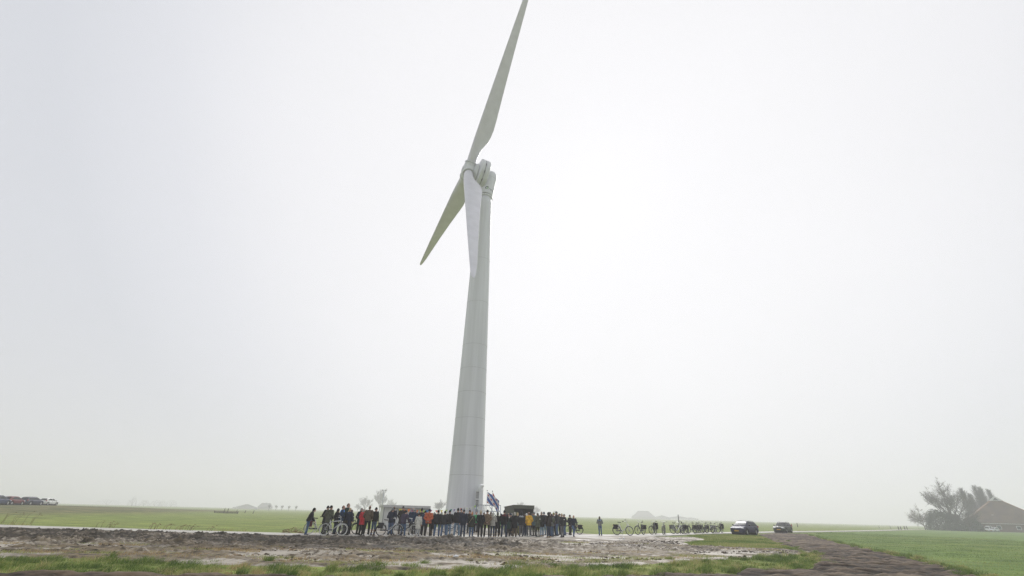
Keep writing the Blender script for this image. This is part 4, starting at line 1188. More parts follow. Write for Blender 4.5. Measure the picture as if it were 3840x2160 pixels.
person(-9.33, 35.39, 1.77, 18, ('pocket', 'down'), 'stand', 25, ('jacket', 'black', .86), 'denim', ('tall', 'wood'), ('beanie', 'black'), None, 'person in black jacket with tall brown boots over jeans', extra=('hood',))
# in front of the cabin
person(-8.46, 36.82, 1.77, 4, 'front', 'stand', 10, ('puffer', 'navy', .80), 'denim', BB, ('beanie', 'smoke'), None, 'person in navy quilted jacket and grey beanie behind the bicycle with panniers')
person(-8.87, 39.00, 1.88, 10, 'pocket', 'stand', 0, ('jacket', 'black', .80), 'charcoal', B_, None, ('short', 'hairdark'), 'black haired person hidden behind the navy quilted jacket')
person(-8.06, 38.51, 1.92, 0, 'pocket', 'stand', -10, ('coat', 'dkbrown', .60), 'black', B_, ('cap', 'charcoal'), None, 'person in long dark brown coat and peaked cap before the cabin', extra=('hood',), fat=1.1)
person(-7.41, 36.11, 1.63, 24, ('front', 'bars'), 'ease', 15, ('puffer', 'purple', .80), 'denim', BB, ('beanie', 'black'), None, 'person in dark quilted jacket leaning on a bicycle', lean=14)
person(-7.02, 37.24, 1.80, -8, 'down', 'stand', 15, ('jacket', 'dkblue', .76), 'black', B_, None, ('short', 'hairgrey'), 'grey haired person in blue green jacket left of the cream coat', extra=('hood',))
person(-7.27, 39.53, 1.74, 14, 'pocket', 'stand', 35, ('jacket', 'charcoal', .76), 'black', B_, ('beret', 'black'), ('bob', 'hairgrey'), 'grey haired person in black beret behind the blue green jacket')
person(-6.36, 36.30, 1.47, 8, 'down', 'stand', 0, ('coat', 'cream', .56), 'ltgrey', B_, ('beanie', 'black'), None, 'short person in cream knee length coat and black beanie', extra=('collar',))
person(-6.81, 39.84, 1.79, 16, 'down', 'stand', 20, ('jacket', 'charcoal', .78), 'black', B_, ('point', 'black'), None, 'person in pointed black beanie behind the cream coat')
person(-6.11, 37.34, 1.65, 10, 'down', 'stand', 10, ('jacket', 'dkblue', .74), 'black', B_, ('beanie', 'navy'), None, 'person in blue jacket and navy beanie left of the rust jacket')
person(-5.69, 36.69, 1.78, 4, 'behind', 'apart', 0, ('jacket', 'rust', .82), 'dkbrown', ('shoe', 'dkbrown'), ('beanie', 'navy'), None, 'person in rust orange jacket with black gloved hands behind the back', extra=('hood', ('glove', 'black')), fat=1.12)
person(-5.35, 36.89, 1.56, 2, 'pocket', 'stand', 0, ('coat', 'black', .52), 'black', ('tall', 'wood'), None, ('bob', 'hairgrey'), 'grey haired person in long black coat and brown boots')
# middle row, backs to the camera
person(-5.03, 36.65, 1.71, 2, 'pocket', 'apart', 0, ('puffer', 'black', .80), 'denim', BB, ('beanie', 'black'), None, 'broad person in black quilted jacket right of the long black coat', fat=1.14)
person(-5.12, 39.38, 1.60, -4, 'pocket', 'stand', 10, ('jacket', 'black', .74), 'black', B_, ('beret', 'black'), ('fringe', 'ash'), 'person with flat black cap over white hair in the second row')
person(-4.51, 36.52, 1.67, 0, 'pocket', 'apart', 0, ('jacket', 'charcoal', .82), 'denim', BB, ('beanie', 'black'), None, 'person in charcoal grey jacket and jeans under the yellow pennant', extra=('collar',))
person(-4.23, 37.12, 1.73, 4, 'down', 'stand', 15, ('jacket', 'black', .82), 'ltdenim', B_, ('beanie', 'black'), None, 'person in black hooded jacket and pale jeans left of the tallest back', extra=('hood',))
person(-3.65, 37.45, 1.88, 0, 'down', 'apart', 0, ('jacket', 'charcoal', .82), 'ltdenim', ('shoe', 'white'), ('beanie', 'black'), None, 'tall person in charcoal jacket, pale blue jeans and black white shoes', fat=1.14)
person(-3.90, 42.86, 1.89, 140, 'pocket', 'stand', 0, ('jacket', 'black', .76), 'black', ('shoe', 'wood'), ('beanie', 'navy'), None, 'person in navy beanie facing the camera between two tall backs')
person(-3.15, 36.88, 1.81, 2, 'down', 'stand', 0, ('jacket', 'navy', .78), 'dkdenim', B_, ('beanie', 'black'), None, 'tall person in dark navy coat left of the olive coat with strap', fat=1.12)
person(-3.23, 43.91, 1.79, 205, 'front', 'stand', 0, ('jacket', 'dkbrown', .80), 'black', B_, ('point', 'black'), None, 'person in pointed black hat facing the camera beside the tower', extra=(('camera', 0),))
person(-2.55, 37.22, 1.61, 14, 'pocket', 'stand', 20, ('coat', 'dkolive', .70), 'denim', B_, ('point', 'orangehat'), None, 'person in olive coat with fur hood, orange hat and pale bag strap', extra=(('fur', 'hairdark'), ('strap', 'beige')))
person(-2.69, 44.90, 1.68, 170, 'pocket', 'stand', 0, ('jacket', 'green', .82), 'dkbrown', ('shoe', 'wood'), None, None, 'bald person in bright green jacket facing the camera')
person(-1.90, 37.16, 1.73, 0, 'pocket', 'stand', 0, ('coat', 'black', .70), 'black', B_, ('point', 'beige'), None, 'person in black coat and beige bobble hat before the louvred cabinet', extra=('hood',))
person(-1.94, 43.59, 1.65, 190, 'pocket', 'stand', 0, ('jacket', 'dkgreen', .80), 'charcoal', B_, ('cap', 'charcoal'), ('fringe', 'hairdark'), 'person in dark green jacket in second row left of the brown coat')
person(-1.41, 37.43, 1.82, 0, 'behind', 'apart', 0, ('jacket', 'tan', .78), 'black', ('shoe', 'grey'), ('beanie', 'dkbrown'), None, 'person in tan brown coat holding gloved hands behind the back', extra=('collar', ('glove', 'black')), fat=1.12)
person(-1.35, 43.39, 1.70, 20, 'pocket', 'stand', 0, ('jacket', 'black', .80), 'grey', B_, None, ('short', 'hairdark'), 'black haired person behind the tan coat')
person(-0.99, 37.67, 1.63, 2, 'front', 'stand', 0, ('jacket', 'knit', .80), 'dkdenim', ('boot', 'sand'), None, ('bob', 'ash'), 'grey haired person in pale knitted jacket and sand coloured boots', extra=('hood',))
person(-0.64, 38.30, 1.68, -4, 'down', 'stand', 0, ('coat', 'black', .58), 'black', ('boot', 'sand'), None, ('bob', 'hairdark'), 'dark haired person in long black coat and sand coloured boots', extra=('collar',))
person(-0.41, 41.80, 1.58, -20, 'pocket', 'stand', -20, ('jacket', 'green', .74), 'charcoal', B_, ('cap', 'dkbrown'), ('fringe', 'ash'), 'person with a green jacket glimpsed behind the long black coat')
person(-0.13, 38.15, 1.82, -4, 'pocket', 'apart', 0, ('jacket', 'black', .82), 'dkdenim', B_, ('beanie', 'black'), None, 'tall person in black jacket with maroon shoulders left of the kiosk', extra=(('yoke', 'maroon'),), fat=1.12)
# before the kiosk
person(0.20, 39.23, 1.61, -2, 'front', 'stand', 0, ('coat', 'dkgreen', .60), 'dkbrown', ('tall', 'dkbrown'), ('beret', 'black'), None, 'person in long dark green coat with pale fur collar', extra=(('fur', 'ash'),))
person(0.39, 40.28, 1.63, -6, 'pocket', 'stand', 0, ('jacket', 'black', .72), 'black', ('tall', 'wood'), ('beanie', 'navy'), None, 'person in navy beanie between the dark green and red coats')
person(0.50, 42.36, 1.64, -8, 'pocket', 'stand', 10, ('coat', 'red', .58), 'black', B_, None, ('bob', 'hairgrey'), 'grey haired person in long red coat before the kiosk', extra=('hood',))
person(0.69, 39.06, 1.71, -10, 'front', 'stand', 0, ('coat', 'black', .62), 'brown', B_, None, ('bob', 'ash'), 'fair haired person in long black coat and brown trousers', extra=('hood',), fat=1.14)
person(0.99, 42.14, 1.69, -12, 'front', 'stand', 0, ('jacket', 'teal', .74), 'mustard', B_, None, ('long', 'blonde'), 'long haired blonde person in dark teal jacket before the kiosk')
person(1.23, 39.82, 1.75, -4, 'pocket', 'stand', 0, ('jacket', 'charcoal', .80), 'grey', B_, None, None, 'person with dark hood up, grey shouldered jacket and grey trousers', extra=('hoodup', ('yoke', 'ltgrey')), fat=1.12)
person(1.57, 41.47, 1.58, -16, 'pocket', 'stand', 0, ('jacket', 'black', .78), 'dkdenim', ('shoe', 'white'), None, ('bob', 'hairbrown'), 'brown haired person half hidden left of the white hair')
person(1.72, 41.56, 1.65, -20, 'front', 'stand', -20, ('jacket', 'cream', .82), 'dkdenim', BB, None, ('bob', 'white'), 'white haired person in pale jacket behind the yellow one')
person(1.86, 40.19, 1.74, -22, 'pocket', 'stand', -10, ('jacket', 'yellow', .80), 'grey', ('shoe', 'white'), None, ('short', 'hairbrown'), 'person in bright yellow raincoat and white shoes', extra=('hood',))
# right end, looking left
person(2.20, 41.84, 1.64, -30, 'pocket', 'stand', 0, ('jacket', 'dkbrown', .76), 'charcoal', BB, None, ('short', 'hairbrown'), 'person in dark brown jacket between yellow and teal')
person(2.36, 41.44, 1.78, -40, 'pocket', 'stand', 0, ('jacket', 'teal', .76), 'black', B_, ('beanie', 'smoke'), None, 'person in pale teal jacket and grey beanie', extra=('collar',))
person(2.58, 40.13, 1.70, -34, 'front', 'stand', 0, ('coat', 'olive', .68), 'dkbrown', ('tall', 'smoke'), None, ('bob', 'hairbrown'), 'person in olive coat with grey boots and hair band', extra=('hood', ('patch', 'white')))
person(2.98, 41.31, 1.81, -36, 'pocket', 'stand', -10, ('coat', 'black', .66), 'ltdenim', ('shoe', 'sand'), None, ('short', 'hairgrey'), 'grey haired person in long black coat and pale jeans', extra=('collar',))
person(3.40, 44.16, 1.82, -24, 'pocket', 'stand', 0, ('puffer', 'navy', .80), 'ltdenim', B_, ('beanie', 'dkblue'), None, 'person in navy quilted jacket and blue beanie at the right end', extra=('hood',))
person(3.41, 39.69, 1.76, -30, 'front', 'stand', 0, ('jacket', 'dkbrown', .78), 'dkdenim', ('shoe', 'sand'), None, None, 'person with black hood up in dark brown jacket and sand shoes', extra=(('hoodup', 'black'),), fat=1.1)
person(3.92, 43.93, 1.83, -24, 'pocket', 'stand', 0, ('jacket', 'black', .78), 'charcoal', B_, ('cap', 'dkolive'), None, 'person in olive green cap behind the black hood')
person(3.82, 41.31, 1.67, -50, 'pocket', 'stand', 0, ('jacket', 'smoke', .78), 'denim', B_, None, ('bob', 'hairdark'), 'dark haired person carrying a grey green backpack', extra=(('pack', 'olive'), ('scarf', 'black')))
person(4.16, 43.01, 1.77, -40, 'pocket', 'stand', 0, ('jacket', 'purple', .78), 'black', B_, ('beanie', 'mustard'), None, 'person in mustard beanie and purple jacket')
person(4.42, 43.17, 1.88, -62, 'front', 'stand', 0, ('jacket', 'charcoal', .86), 'denim', B_, ('beanie', 'smoke'), None, 'tall person in black jacket with red scarf and grey green beanie', extra=(('scarf', 'maroon'),))
person(4.95, 45.70, 1.73, -70, 'phone', 'stand', 0, ('jacket', 'dkgreen', .80), 'black', B_, ('cap', 'black'), None, 'person in black cap holding up a phone')
person(4.61, 40.82, 1.71, -42, 'front', 'stand', 0, ('jacket', 'charcoal', .84), 'grey', B_, ('beanie', 'beige'), None, 'person in beige beanie, black jacket and shiny grey trousers', extra=(('patch', 'white'), 'hood'))
person(5.28, 44.76, 1.69, -60, 'pocket', 'stand', 0, ('jacket', 'black', .80), 'denim', B_, ('cap', 'smoke'), None, 'person in grey cap and jeans behind the beige beanie')
person(5.77, 42.43, 1.60, 168, ('swing', 'swingb'), 'walk', 10, ('jacket', 'navy', .74), 'denim', B_, None, ('fringe', 'hairgrey'), 'balding person in navy coat walking away from the crowd with bowed head', lean=8, nod=34, extra=('collar',))
person(5.90, 45.71, 1.64, 60, 'pocket', 'stand', 0, ('jacket', 'black', .80), 'black', B_, ('beanie', 'charcoal'), None, 'person in dark beanie hidden behind the walking person')
person(8.76, 46.32, 1.57, 3, 'front', 'stand', 0, ('jacket', 'smoke', .86), 'denim', B_, None, ('long', 'hairbrown'), 'person in denim jacket with long brown hair standing alone', extra=(('yoke', 'ltdenim'),), group=None, fat=.95)

# ------------------------------------------------------------------ bicycles
rubber = pmat('rubber', (0.02, 0.02, 0.021), 0.8, 0.2, 20); white_rubber = pmat('white_tyre', (0.62, 0.62, 0.58), 0.75, 0.08, 20)
alu = pmat('aluminium', (0.62, 0.63, 0.64), 0.35, 0.08, 10, metal=0.7); saddle_m = pmat('saddle_vinyl', (0.015, 0.015, 0.016), 0.55, 0.2, 12)
lens_m = pmat('lamp_lens', (0.7, 0.7, 0.68), 0.15, 0.05); red_lens = pmat('red_lens', (0.45, 0.02, 0.02), 0.2, 0.05)
WR = 0.345
dark_rim = pmat('dark_rim', (0.16, 0.16, 0.165), 0.45, 0.1, 10, metal=0.4)
def wheel_meshes(tyre_mat, key):
    M = Matrix.Rotation(pi / 2, 4, 'X')
    mb = MB().torus(M, WR - 0.040, 0.014, 30, 6)
    mb.tube([(0, -0.05, 0), (0, 0.05, 0)], 0.025, 8)
    for i in range(18):
        a = 2 * pi * i / 18
        mb.tube([(0.022 * cos(a + .5), 0.03 * (-1) ** i, 0.022 * sin(a + .5)), ((WR - .035) * cos(a), 0, (WR - .035) * sin(a))], 0.0032, 3, cap=False)
    return mb.mesh('wheel_' + key, alu if key == 'white' else dark_rim), MB().torus(M, WR - 0.019, 0.029 if key == 'black' else 0.019, 30, 7).mesh('tyre_' + key, tyre_mat)
WH = {'black': wheel_meshes(rubber, 'black'), 'white': wheel_meshes(white_rubber, 'white')}
BIKES = {}
def bike_parts(kind):
    """meshes of the parts that are alike on every bicycle of a kind: built once, then shared"""
    if kind in BIKES: return BIKES[kind]
    bbk = (-.12, 0, .29); st = (-.30, 0, .84); ra = (-.54, 0, WR); ht, hb = (.35, 0, .90), (.405, 0, .68)
    fr = MB()
    fr.tube([bbk, st], .031, 8)
    if kind == 'diamond':
        fr.tube([(-.28, 0, .78), (.365, 0, .85)], .026, 8); fr.tube([bbk, (.395, 0, .71)], .031, 8)
    else:
        fr.tube([bbk, (.02, 0, .33), (.22, 0, .50), (.385, 0, .76)], .030, 8)
        if kind == 'low': fr.tube([(-.17, 0, .45), (.05, 0, .47), (.25, 0, .62), (.375, 0, .82)], .015, 8)
    fr.tube([hb, ht], .024, 8)
    for s in (-1, 1):
        fr.tube([(bbk[0], .03 * s, bbk[2]), (ra[0], .06 * s, ra[2])], .015, 6); fr.tube([(st[0] + .02, .02 * s, st[2] - .06), (ra[0], .06 * s, ra[2])], .013, 6)
    fork = MB()
    for s in (-1, 1): fork.tube([(.405, .02 * s, .70), (.43, .055 * s, .64), (.54, .055 * s, WR)], .016, 6)
    bar = MB().tube([(.36, 0, .88), (.325, 0, 1.02)], .014, 8)
    bar.tube([(.10, -.29, 1.06), (.20, -.27, 1.075), (.31, -.16, 1.06), (.345, 0, 1.03), (.31, .16, 1.06), (.20, .27, 1.075), (.10, .29, 1.06)], .016, 7)
    grips = [MB().tube([(.06, .295 * s, 1.055), (.20, .27 * s, 1.075)], .024, 8) for s in (-1, 1)]
    sad = MB().rings([[(-.30 + x, w_ * cos(a), .945 + z + .028 * sin(a)) for a in np.linspace(0, 2 * pi, 11)[:-1]] for x, w_, z in ((-.13, .06, .01), (-.11, .10, .015), (-.04, .085, 0), (.06, .04, 0), (.13, .022, -.005), (.15, .008, -.01))])
    post = MB().tube([st, (-.318, 0, .93)], .013, 7)
    def guard(cx, a0, a1):
        P = [(cx + (WR + .022) * cos(a), 0, WR + (WR + .022) * sin(a)) for a in np.linspace(radians(a0), radians(a1), 12)]
        return MB().tube(P, .030, 6, squash=.45)
    gr_, gf_ = guard(-.54, 30, 195), guard(.54, 20, 150)
    case = MB().box((-.33, -.045, .32), (.50, .025, .085), 0)
    crank = MB().torus(Matrix.Translation((-.12, -.05, .29)) @ Matrix.Rotation(pi / 2, 4, 'X'), .085, .012, 18, 5).tube([(-.12, -.07, .29), (-.05, -.08, .14)], .010, 6).tube([(-.12, .05, .29), (-.19, .06, .44)], .010, 6)
    pedals = [MB().box((-.05, -.13, .14), (.09, .09, .022)), MB().box((-.19, .11, .44), (.09, .09, .022))]
    rack = MB()
    for s in (-1, 1):
        rack.tube([(-.36, .06 * s, .735), (-.82, .06 * s, .735)], .007, 5); rack.tube([(-.72, .06 * s, .735), (-.54, .06 * s, WR)], .006, 5)
    for x in (-.45, -.6, -.75): rack.tube([(x, -.06, .735), (x, .06, .735)], .006, 5)
    stand = MB().tube([(-.16, .05, .27), (-.12, .20, .015)], .010, 6)
    lamp = MB().lathe([(.012, -.03), (.034, -.01), (.036, .03), (.02, .036)], 10, 0, Matrix.Translation((.47, 0, .80)) @ Matrix.Rotation(pi / 2, 4, 'Y'))
    tail = MB().box((-.86, 0, .70), (.02, .08, .045))
    BIKES[kind] = (fr, fork, bar, grips, sad, post, gr_, gf_, case, crank, pedals, rack, stand, lamp, tail)
    return BIKES[kind]
def bicycle(x, y, ang, kind, fcol, tyre, label, pannier=None, steer=0, roll=5, crate=None, group='bicycles parked around the crowd'):
    rt = empty('bicycle', (x, y, 0.02), 0, label, 'bicycle', group)
    rt.rotation_euler = (Matrix.Rotation(radians(ang), 3, 'Z') @ Matrix.Rotation(radians(-roll), 3, 'X')).to_euler()
    k_ = 1.16 if 'road' in (group or '') else 1.04
    rt.scale = (k_, k_, k_)
    fr, fork, bar, grips, sad, post, gr_, gf_, case, crank, pedals, rack, stand, lamp, tail = bike_parts(kind)
    fm = pmat('frame_%d_%d_%d' % tuple(int(q * 255) for q in fcol), fcol, 0.35, 0.08, 5, coat=0.4)
    def sh(m_): c = MB(); c.v, c.f, c.mi, c.sm = m_.v, m_.f, m_.mi, m_.sm; return c
    # steering turns fork, bar, front wheel and front guard about the head tube
    axd = Vector((.405 - .35, 0, .68 - .90)).normalized(); pv = Vector((.35, 0, .90))
    SM = Matrix.Translation(pv) @ Matrix.Rotation(radians(-steer), 4, axd) @ Matrix.Translation(-pv)
    front = lambda m_: sh(m_).xf(SM)
    sh(fr).build('frame', fm, rt); front(fork).build('fork', fm, rt)
    hb = front(bar).build('handlebar', alu, rt)
    for g in grips: front(g).build('grip', saddle_m, hb)
    sd_ = sh(sad).build('saddle', saddle_m, rt); sh(post).build('seatpost', alu, sd_)
    wm_, tm_ = WH[tyre]
    w1 = put('wheel', wm_, rt, (-.54, 0, WR)); put('tyre', tm_, w1)
    w2 = put('wheel', wm_, rt); w2.matrix_local = SM @ Matrix.Translation((.54, 0, WR)); put('tyre', tm_, w2)
    sh(gr_).build('mudguard', saddle_m, rt); front(gf_).build('mudguard', fm, rt)
    sh(case).build('chain_case', saddle_m, rt)
    cr_ = sh(crank).build('crank', alu, rt)
    for p in pedals: sh(p).build('pedal', saddle_m, cr_)
    sh(rack).build('carrier', dark_metal, rt); sh(stand).build('kickstand', alu, rt)
    front(lamp).build('headlamp', lens_m, rt); sh(tail).build('rear_light', red_lens, rt)
    if pannier:
        for s in (-1, 1):
            wob(MB().box((-.60, .135 * s, .585), (.34, .12, .30), taper=(.9, .8)).box((-.60, .135 * s, .745), (.35, .13, .05)), .006, 3).build('pannier', cloth(pannier), rt)
    if crate:
        MB().box((-.58, 0, .84), (.38, .30, .20), taper=(1.05, 1.05)).build('crate', cloth(crate), rt)
    return rt
WHT, BLK, GRY, SLV = (0.62, 0.62, 0.60), (0.018, 0.018, 0.02), (0.10, 0.105, 0.11), (0.50, 0.51, 0.52)
bicycle(-13.14, 35.24, 20, 'low', WHT, 'white', 'white tyred bicycle with pink bag at the far left of the crowd', 'maroon', 25, 3, crate='purple')
bicycle(-11.54, 33.65, 8, 'diamond', SLV, 'white', 'silver bicycle with white tyres in front of the olive parka', None, 20, 5)
bicycle(-11.39, 36.37, 15, 'diamond', BLK, 'black', 'black bicycle half hidden behind the long navy coat', None, 0, 2)
bicycle(-8.17, 35.23, 6, 'low', SLV, 'black', 'grey bicycle with dark square panniers in front of the cabin', 'charcoal', 12, 4)
bicycle(-7.21, 36.23, 4, 'diamond', BLK, 'white', 'dark bicycle with white tyres beside the cream coat', None, -10, 4)
bicycle(-4.66, 43.54, 10, 'low', BLK, 'black', 'black bicycle seen between legs below the tower, nearer the cabin', None, 10, 4)
bicycle(-3.44, 45.01, 170, 'diamond', SLV, 'black', 'silver bicycle seen between legs below the tower, nearer the platform', None, 10, 4)
bicycle(6.52, 47.90, 188, 'low', BLK, 'black', 'black bicycle with bulky black panniers behind the walking person', 'black', -15, 4)
RG = 'bicycles parked along the road right of the crowd'
bicycle(11.39, 48.50, -28, 'step', WHT, 'black', 'white framed step through bicycle nearest the lone standing person', 'black', 35, 5, group=RG)
bicycle(13.82, 51.26, 228, 'low', BLK, 'black', 'second bicycle right of the lone person, dark with one side bag', 'black', -20, 4, group=RG)
bicycle(15.84, 53.55, 235, 'low', BLK, 'black', 'third bicycle right of the lone person, with a large black bag', 'black', -25, 5, crate='black', group=RG)
bicycle(17.24, 54.45, 245, 'diamond', GRY, 'black', 'fourth bicycle right of the lone person, without bags', None, -10, 4, group=RG)
bicycle(19.86, 57.62, 18, 'step', WHT, 'black', 'white low step bicycle with grey panniers left of the black post', 'smoke', 25, 5, group=RG)
bicycle(21.45, 59.46, 40, 'diamond', GRY, 'black', 'grey bicycle leaning right behind the black post', None, 20, 8, group=RG)
bicycle(22.63, 60.83, 215, 'low', BLK, 'black', 'dark bicycle with black bags first right of the post', 'black', -10, 5, group=RG)
bicycle(24.00, 62.43, 225, 'diamond', BLK, 'black', 'dark diamond framed bicycle second right of the post', 'black', -20, 4, group=RG)
bicycle(25.19, 63.24, 222, 'low', GRY, 'black', 'grey bicycle with big black pannier third right of the post', 'black', -15, 5, group=RG)
bicycle(27.10, 64.81, 232, 'step', WHT, 'black', 'white bicycle next to the last one before the blue car', None, -20, 4, group=RG)
bicycle(28.54, 66.44, 225, 'low', BLK, 'black', 'dark bicycle with a crate, last before the blue car', 'black', -20, 4, crate='dkbrown', group=RG)

bicycle(20.56, 58.47, 205, 'low', BLK, 'black', 'dark bicycle squeezed in just left of the black post', 'black', -15, 5, group=RG)
bicycle(24.74, 63.28, 35, 'diamond', BLK, 'black', 'dark bicycle facing right in the middle of the dense cluster', None, 15, 6, group=RG)
bicycle(26.29, 64.35, 215, 'diamond', GRY, 'black', 'grey bicycle between the dense cluster and the last two', 'black', -10, 5, group=RG)

# ------------------------------------------------------------------ cars
glass = bpy.data.materials.new('car_glass')
t, b = nodes_of(glass)
b.inputs['Base Color'].default_value = (0.035, 0.042, 0.045, 1); b.inputs['Roughness'].default_value = 0.22; b.inputs['IOR'].default_value = 1.18
nz = t.nodes.new('ShaderNodeTexNoise'); nz.inputs['Scale'].default_value = 1.5
bp = t.nodes.new('ShaderNodeBump'); bp.inputs['Strength'].default_value = 0.02
t.links.new(nz.outputs['Fac'], bp.inputs['Height']); t.links.new(bp.outputs['Normal'], b.inputs['Normal'])
head_m = pmat('headlight_glass', (0.72, 0.74, 0.76), 0.12, 0.1, 8, metal=0.2); plate_y = pmat('plate_yellow', (0.62, 0.36, 0.03), 0.5, 0.05)
plastic = pmat('black_plastic', (0.02, 0.02, 0.021), 0.6, 0.2, 10); chrome = pmat('chrome', (0.65, 0.66, 0.67), 0.2, 0.05, metal=0.9)
def car(name, x, y, z, ang, paintc, spec, label, cat='car', group=None, detail=True):
    L_, W_, H_ = spec['L'], spec['W'], spec['H']
    pm = pmat('car_paint_%d_%d_%d' % tuple(int(q * 255) for q in paintc), paintc, 0.35, 0.10, 1.5, coat=0.0, spec=0.2)
    rt = empty(name, (x, y, z), radians(ang), label, cat, group)
    hw = W_ / 2; rw = spec.get('rw', .325); ra = rw + .055
    xf, xr = spec['xf'], spec['xr']                                    # axle positions
    belt = spec['belt']
    top_k = spec['top']; wid_k = [(-L_ / 2, .80), (-L_ / 2 + .12, .93), (-L_ / 2 + .5, .985), (0, 1), (L_ / 2 - .7, .985), (L_ / 2 - .25, .92), (L_ / 2 - .06, .78), (L_ / 2, .66)]
    bot_k = [(-L_ / 2, .34), (-L_ / 2 + .15, .27), (-.9, .23), (.9, .22), (L_ / 2 - .2, .24), (L_ / 2, .30)]
    ip = lambda k, q: float(np.interp(q, [a[0] for a in k], [a[1] for a in k]))
    xs = sorted(set(list(np.linspace(-L_ / 2, L_ / 2, 80)) + [xf - ra, xf + ra, xr - ra, xr + ra]))
    R = []
    for q in xs:
        w_ = hw * ip(wid_k, q); zb = ip(bot_k, q); zt = ip(top_k, q)
        for xa in (xf, xr):
            if abs(q - xa) < ra: zb = max(zb, rw + sqrt(ra * ra - (q - xa) ** 2))
        zb = min(zb, zt - .12)
        hgt = zt - zb
        half = [(w_ * .93, zb), (w_ * .985, zb + hgt * .18), (w_, zb + hgt * .45), (w_ * .985, zb + hgt * .74), (w_ * .93, zb + hgt * .93), (w_ * .80, zt), (w_ * .4, zt + .022)]
        R.append([(q, a, c_) for a, c_ in half] + [(q, -a, c_) for a, c_ in half[::-1]])
    body = MB().rings(R).build('body', pm, rt)
    MB().box((0, 0, .30), (L_ * .80, W_ * .72, .16)).build('underbody', plastic, rt)
    for xa in (xf, xr):
        MB().tube([(xa, -hw * .80, rw), (xa, hw * .80, rw)], rw * .98, 18).build('wheel_well', plastic, rt)
    # greenhouse
    wk = spec['roof']                                                   # (x, z) roof line from rear glass foot to windscreen foot
    gx_ = sorted(set(list(np.linspace(wk[0][0], wk[-1][0], 40)) + [k[0] for k in wk]))
    R = []
    zr_ = lambda q: ip(wk, q)
    def wt_(q): return hw * (.90 - .22 * min(1, max(0, (zr_(q) - belt) / (H_ - belt))))
    for q in gx_:
        zr = zr_(q); wb = hw * .90; wt = wt_(q)
        half = [(wb, belt - .05), (wt + .015, max(belt - .04, zr - .10)), (wt - .04, zr - .025), (wt - .14, zr), (wt * .4, zr + .015)]
        R.append([(q, a, c_) for a, c_ in half] + [(q, -a, c_) for a, c_ in half[::-1]])
    cabin = MB().rings(R).build('roof', pm, rt)
    # windscreen and rear window lie on the slopes of the roof line
    def slope_pane(x0, x1, nme):
        m_ = MB(); rr = []
        for q in np.linspace(x0, x1, 8):
            zr = zr_(q); w_ = wt_(q) - .10
            rr.append([(q, w_ * s, zr + .022 - .012 * abs(s) ** 3) for s in np.linspace(-1, 1, 9)])
        m_.rings(rr, False, False); return m_.build(nme, glass, rt)
    i0 = spec['ws']; slope_pane(i0[0], i0[1], 'windscreen'); i1 = spec['rw_']; slope_pane(i1[0], i1[1], 'rear_window')
    for s in (-1, 1):
        for x0, x1, sl0, sl1 in spec['win']:
            m_ = MB(); rr = []
            for tq in np.linspace(0, 1, 5):
                row = []
                for u in np.linspace(0, 1, 6):
                    q0 = x0 + sl0 * tq; q1 = x1 + sl1 * tq; q = q0 + (q1 - q0) * u
                    ztop = zr_(q) - .115
                    zz = belt + .03 + (max(belt + .05, ztop) - belt - .03) * tq
                    f = (zz - belt + .05) / max(.05, (zr_(q) - .10 - belt + .05))
                    yy = hw * .90 + (wt_(q) + .015 - hw * .90) * min(1, f)
                    row.append((q, s * (yy + .010), zz))
                rr.append(row)
            m_.rings(rr, False, False); m_.build('window', glass, rt)
        if detail:
            mr_ = MB().sphere((spec['mir'], s * (hw + .10), belt + .07), (.07, .10, .07), 10, 8).tube([(spec['mir'], s * hw * .9, belt + .02), (spec['mir'], s * (hw + .08), belt + .04)], .025, 6)
            mr_.build('mirror', plastic if spec.get('bm', True) else pm, rt)
            for xd in spec['doors']:
                MB().tube([(xd, s * (hw * 1.003), .30), (xd, s * (hw * 1.004), belt - .10)], .006, 4).build('door_seam', plastic, rt)
                MB().box((xd + .12, s * (hw + .008), belt - .14), (.16, .03, .03)).build('door_handle', pm if not spec.get('bm', True) else plastic, rt)
            MB().tube([(xr + ra + .03, s * (hw * .985), .275), (xf - ra - .03, s * (hw * .985), .275)], .03, 6).build('sill', plastic, rt)
        if spec.get('rails'):
            q0, q1 = spec['rails']
            P = [(q, s * (wt_(q) - .05), zr_(q) + (.05 if 0 < k < 7 else .0)) for k, q in enumerate(np.linspace(q0, q1, 9))]
            MB().tube(P, .016, 6).build('roof_rail', plastic, rt)
        fx = L_ / 2
        hl = spec['hl']
        MB().sphere((fx - hl[0], s * (hw * hl[1]), hl[2]), hl[3], 14, 9).build('headlight', head_m, rt)
        tl = spec['tl']
        MB().sphere((-L_ / 2 + tl[0], s * hw * tl[1], tl[2]), tl[3], 12, 8).build('tail_light', red_lens, rt)
        if detail: MB().sphere((fx - .10, s * hw * .66, .36), (.05, .09, .035), 10, 6).build('fog_lamp', head_m, rt)
        for xa in (xf, xr):
            Mw = Matrix.Translation((xa, s * (hw - .10), rw)) @ Matrix.Rotation(pi / 2 * -s, 4, 'X')
            wh = MB().lathe([(rw * .70, -.05), (rw * .68, .06), (rw * .30, .075), (.04, .07)], 20, 0, Mw)
            wheel = wh.build('wheel', alu, rt)
            for k in range(5):
                a = 2 * pi * k / 5
                MB().box((rw * .46, 0, .078), (rw * .34, .05, .012)).xf(Mw @ Matrix.Rotation(a, 4, 'Z')).build('spoke', plastic, wheel)
            MB().lathe([(rw * .69, -.10), (rw * .97, -.10), (rw, -.06), (rw, .06), (rw * .97, .095), (rw * .70, .098), (rw * .68, .06)], 24, 0, Mw, False).build('tyre', rubber, wheel)
    g = spec['grille']
    gr = MB().box((L_ / 2 - g[0], 0, g[1]), (.10, g[2], g[3])).build('grille', plastic, rt)
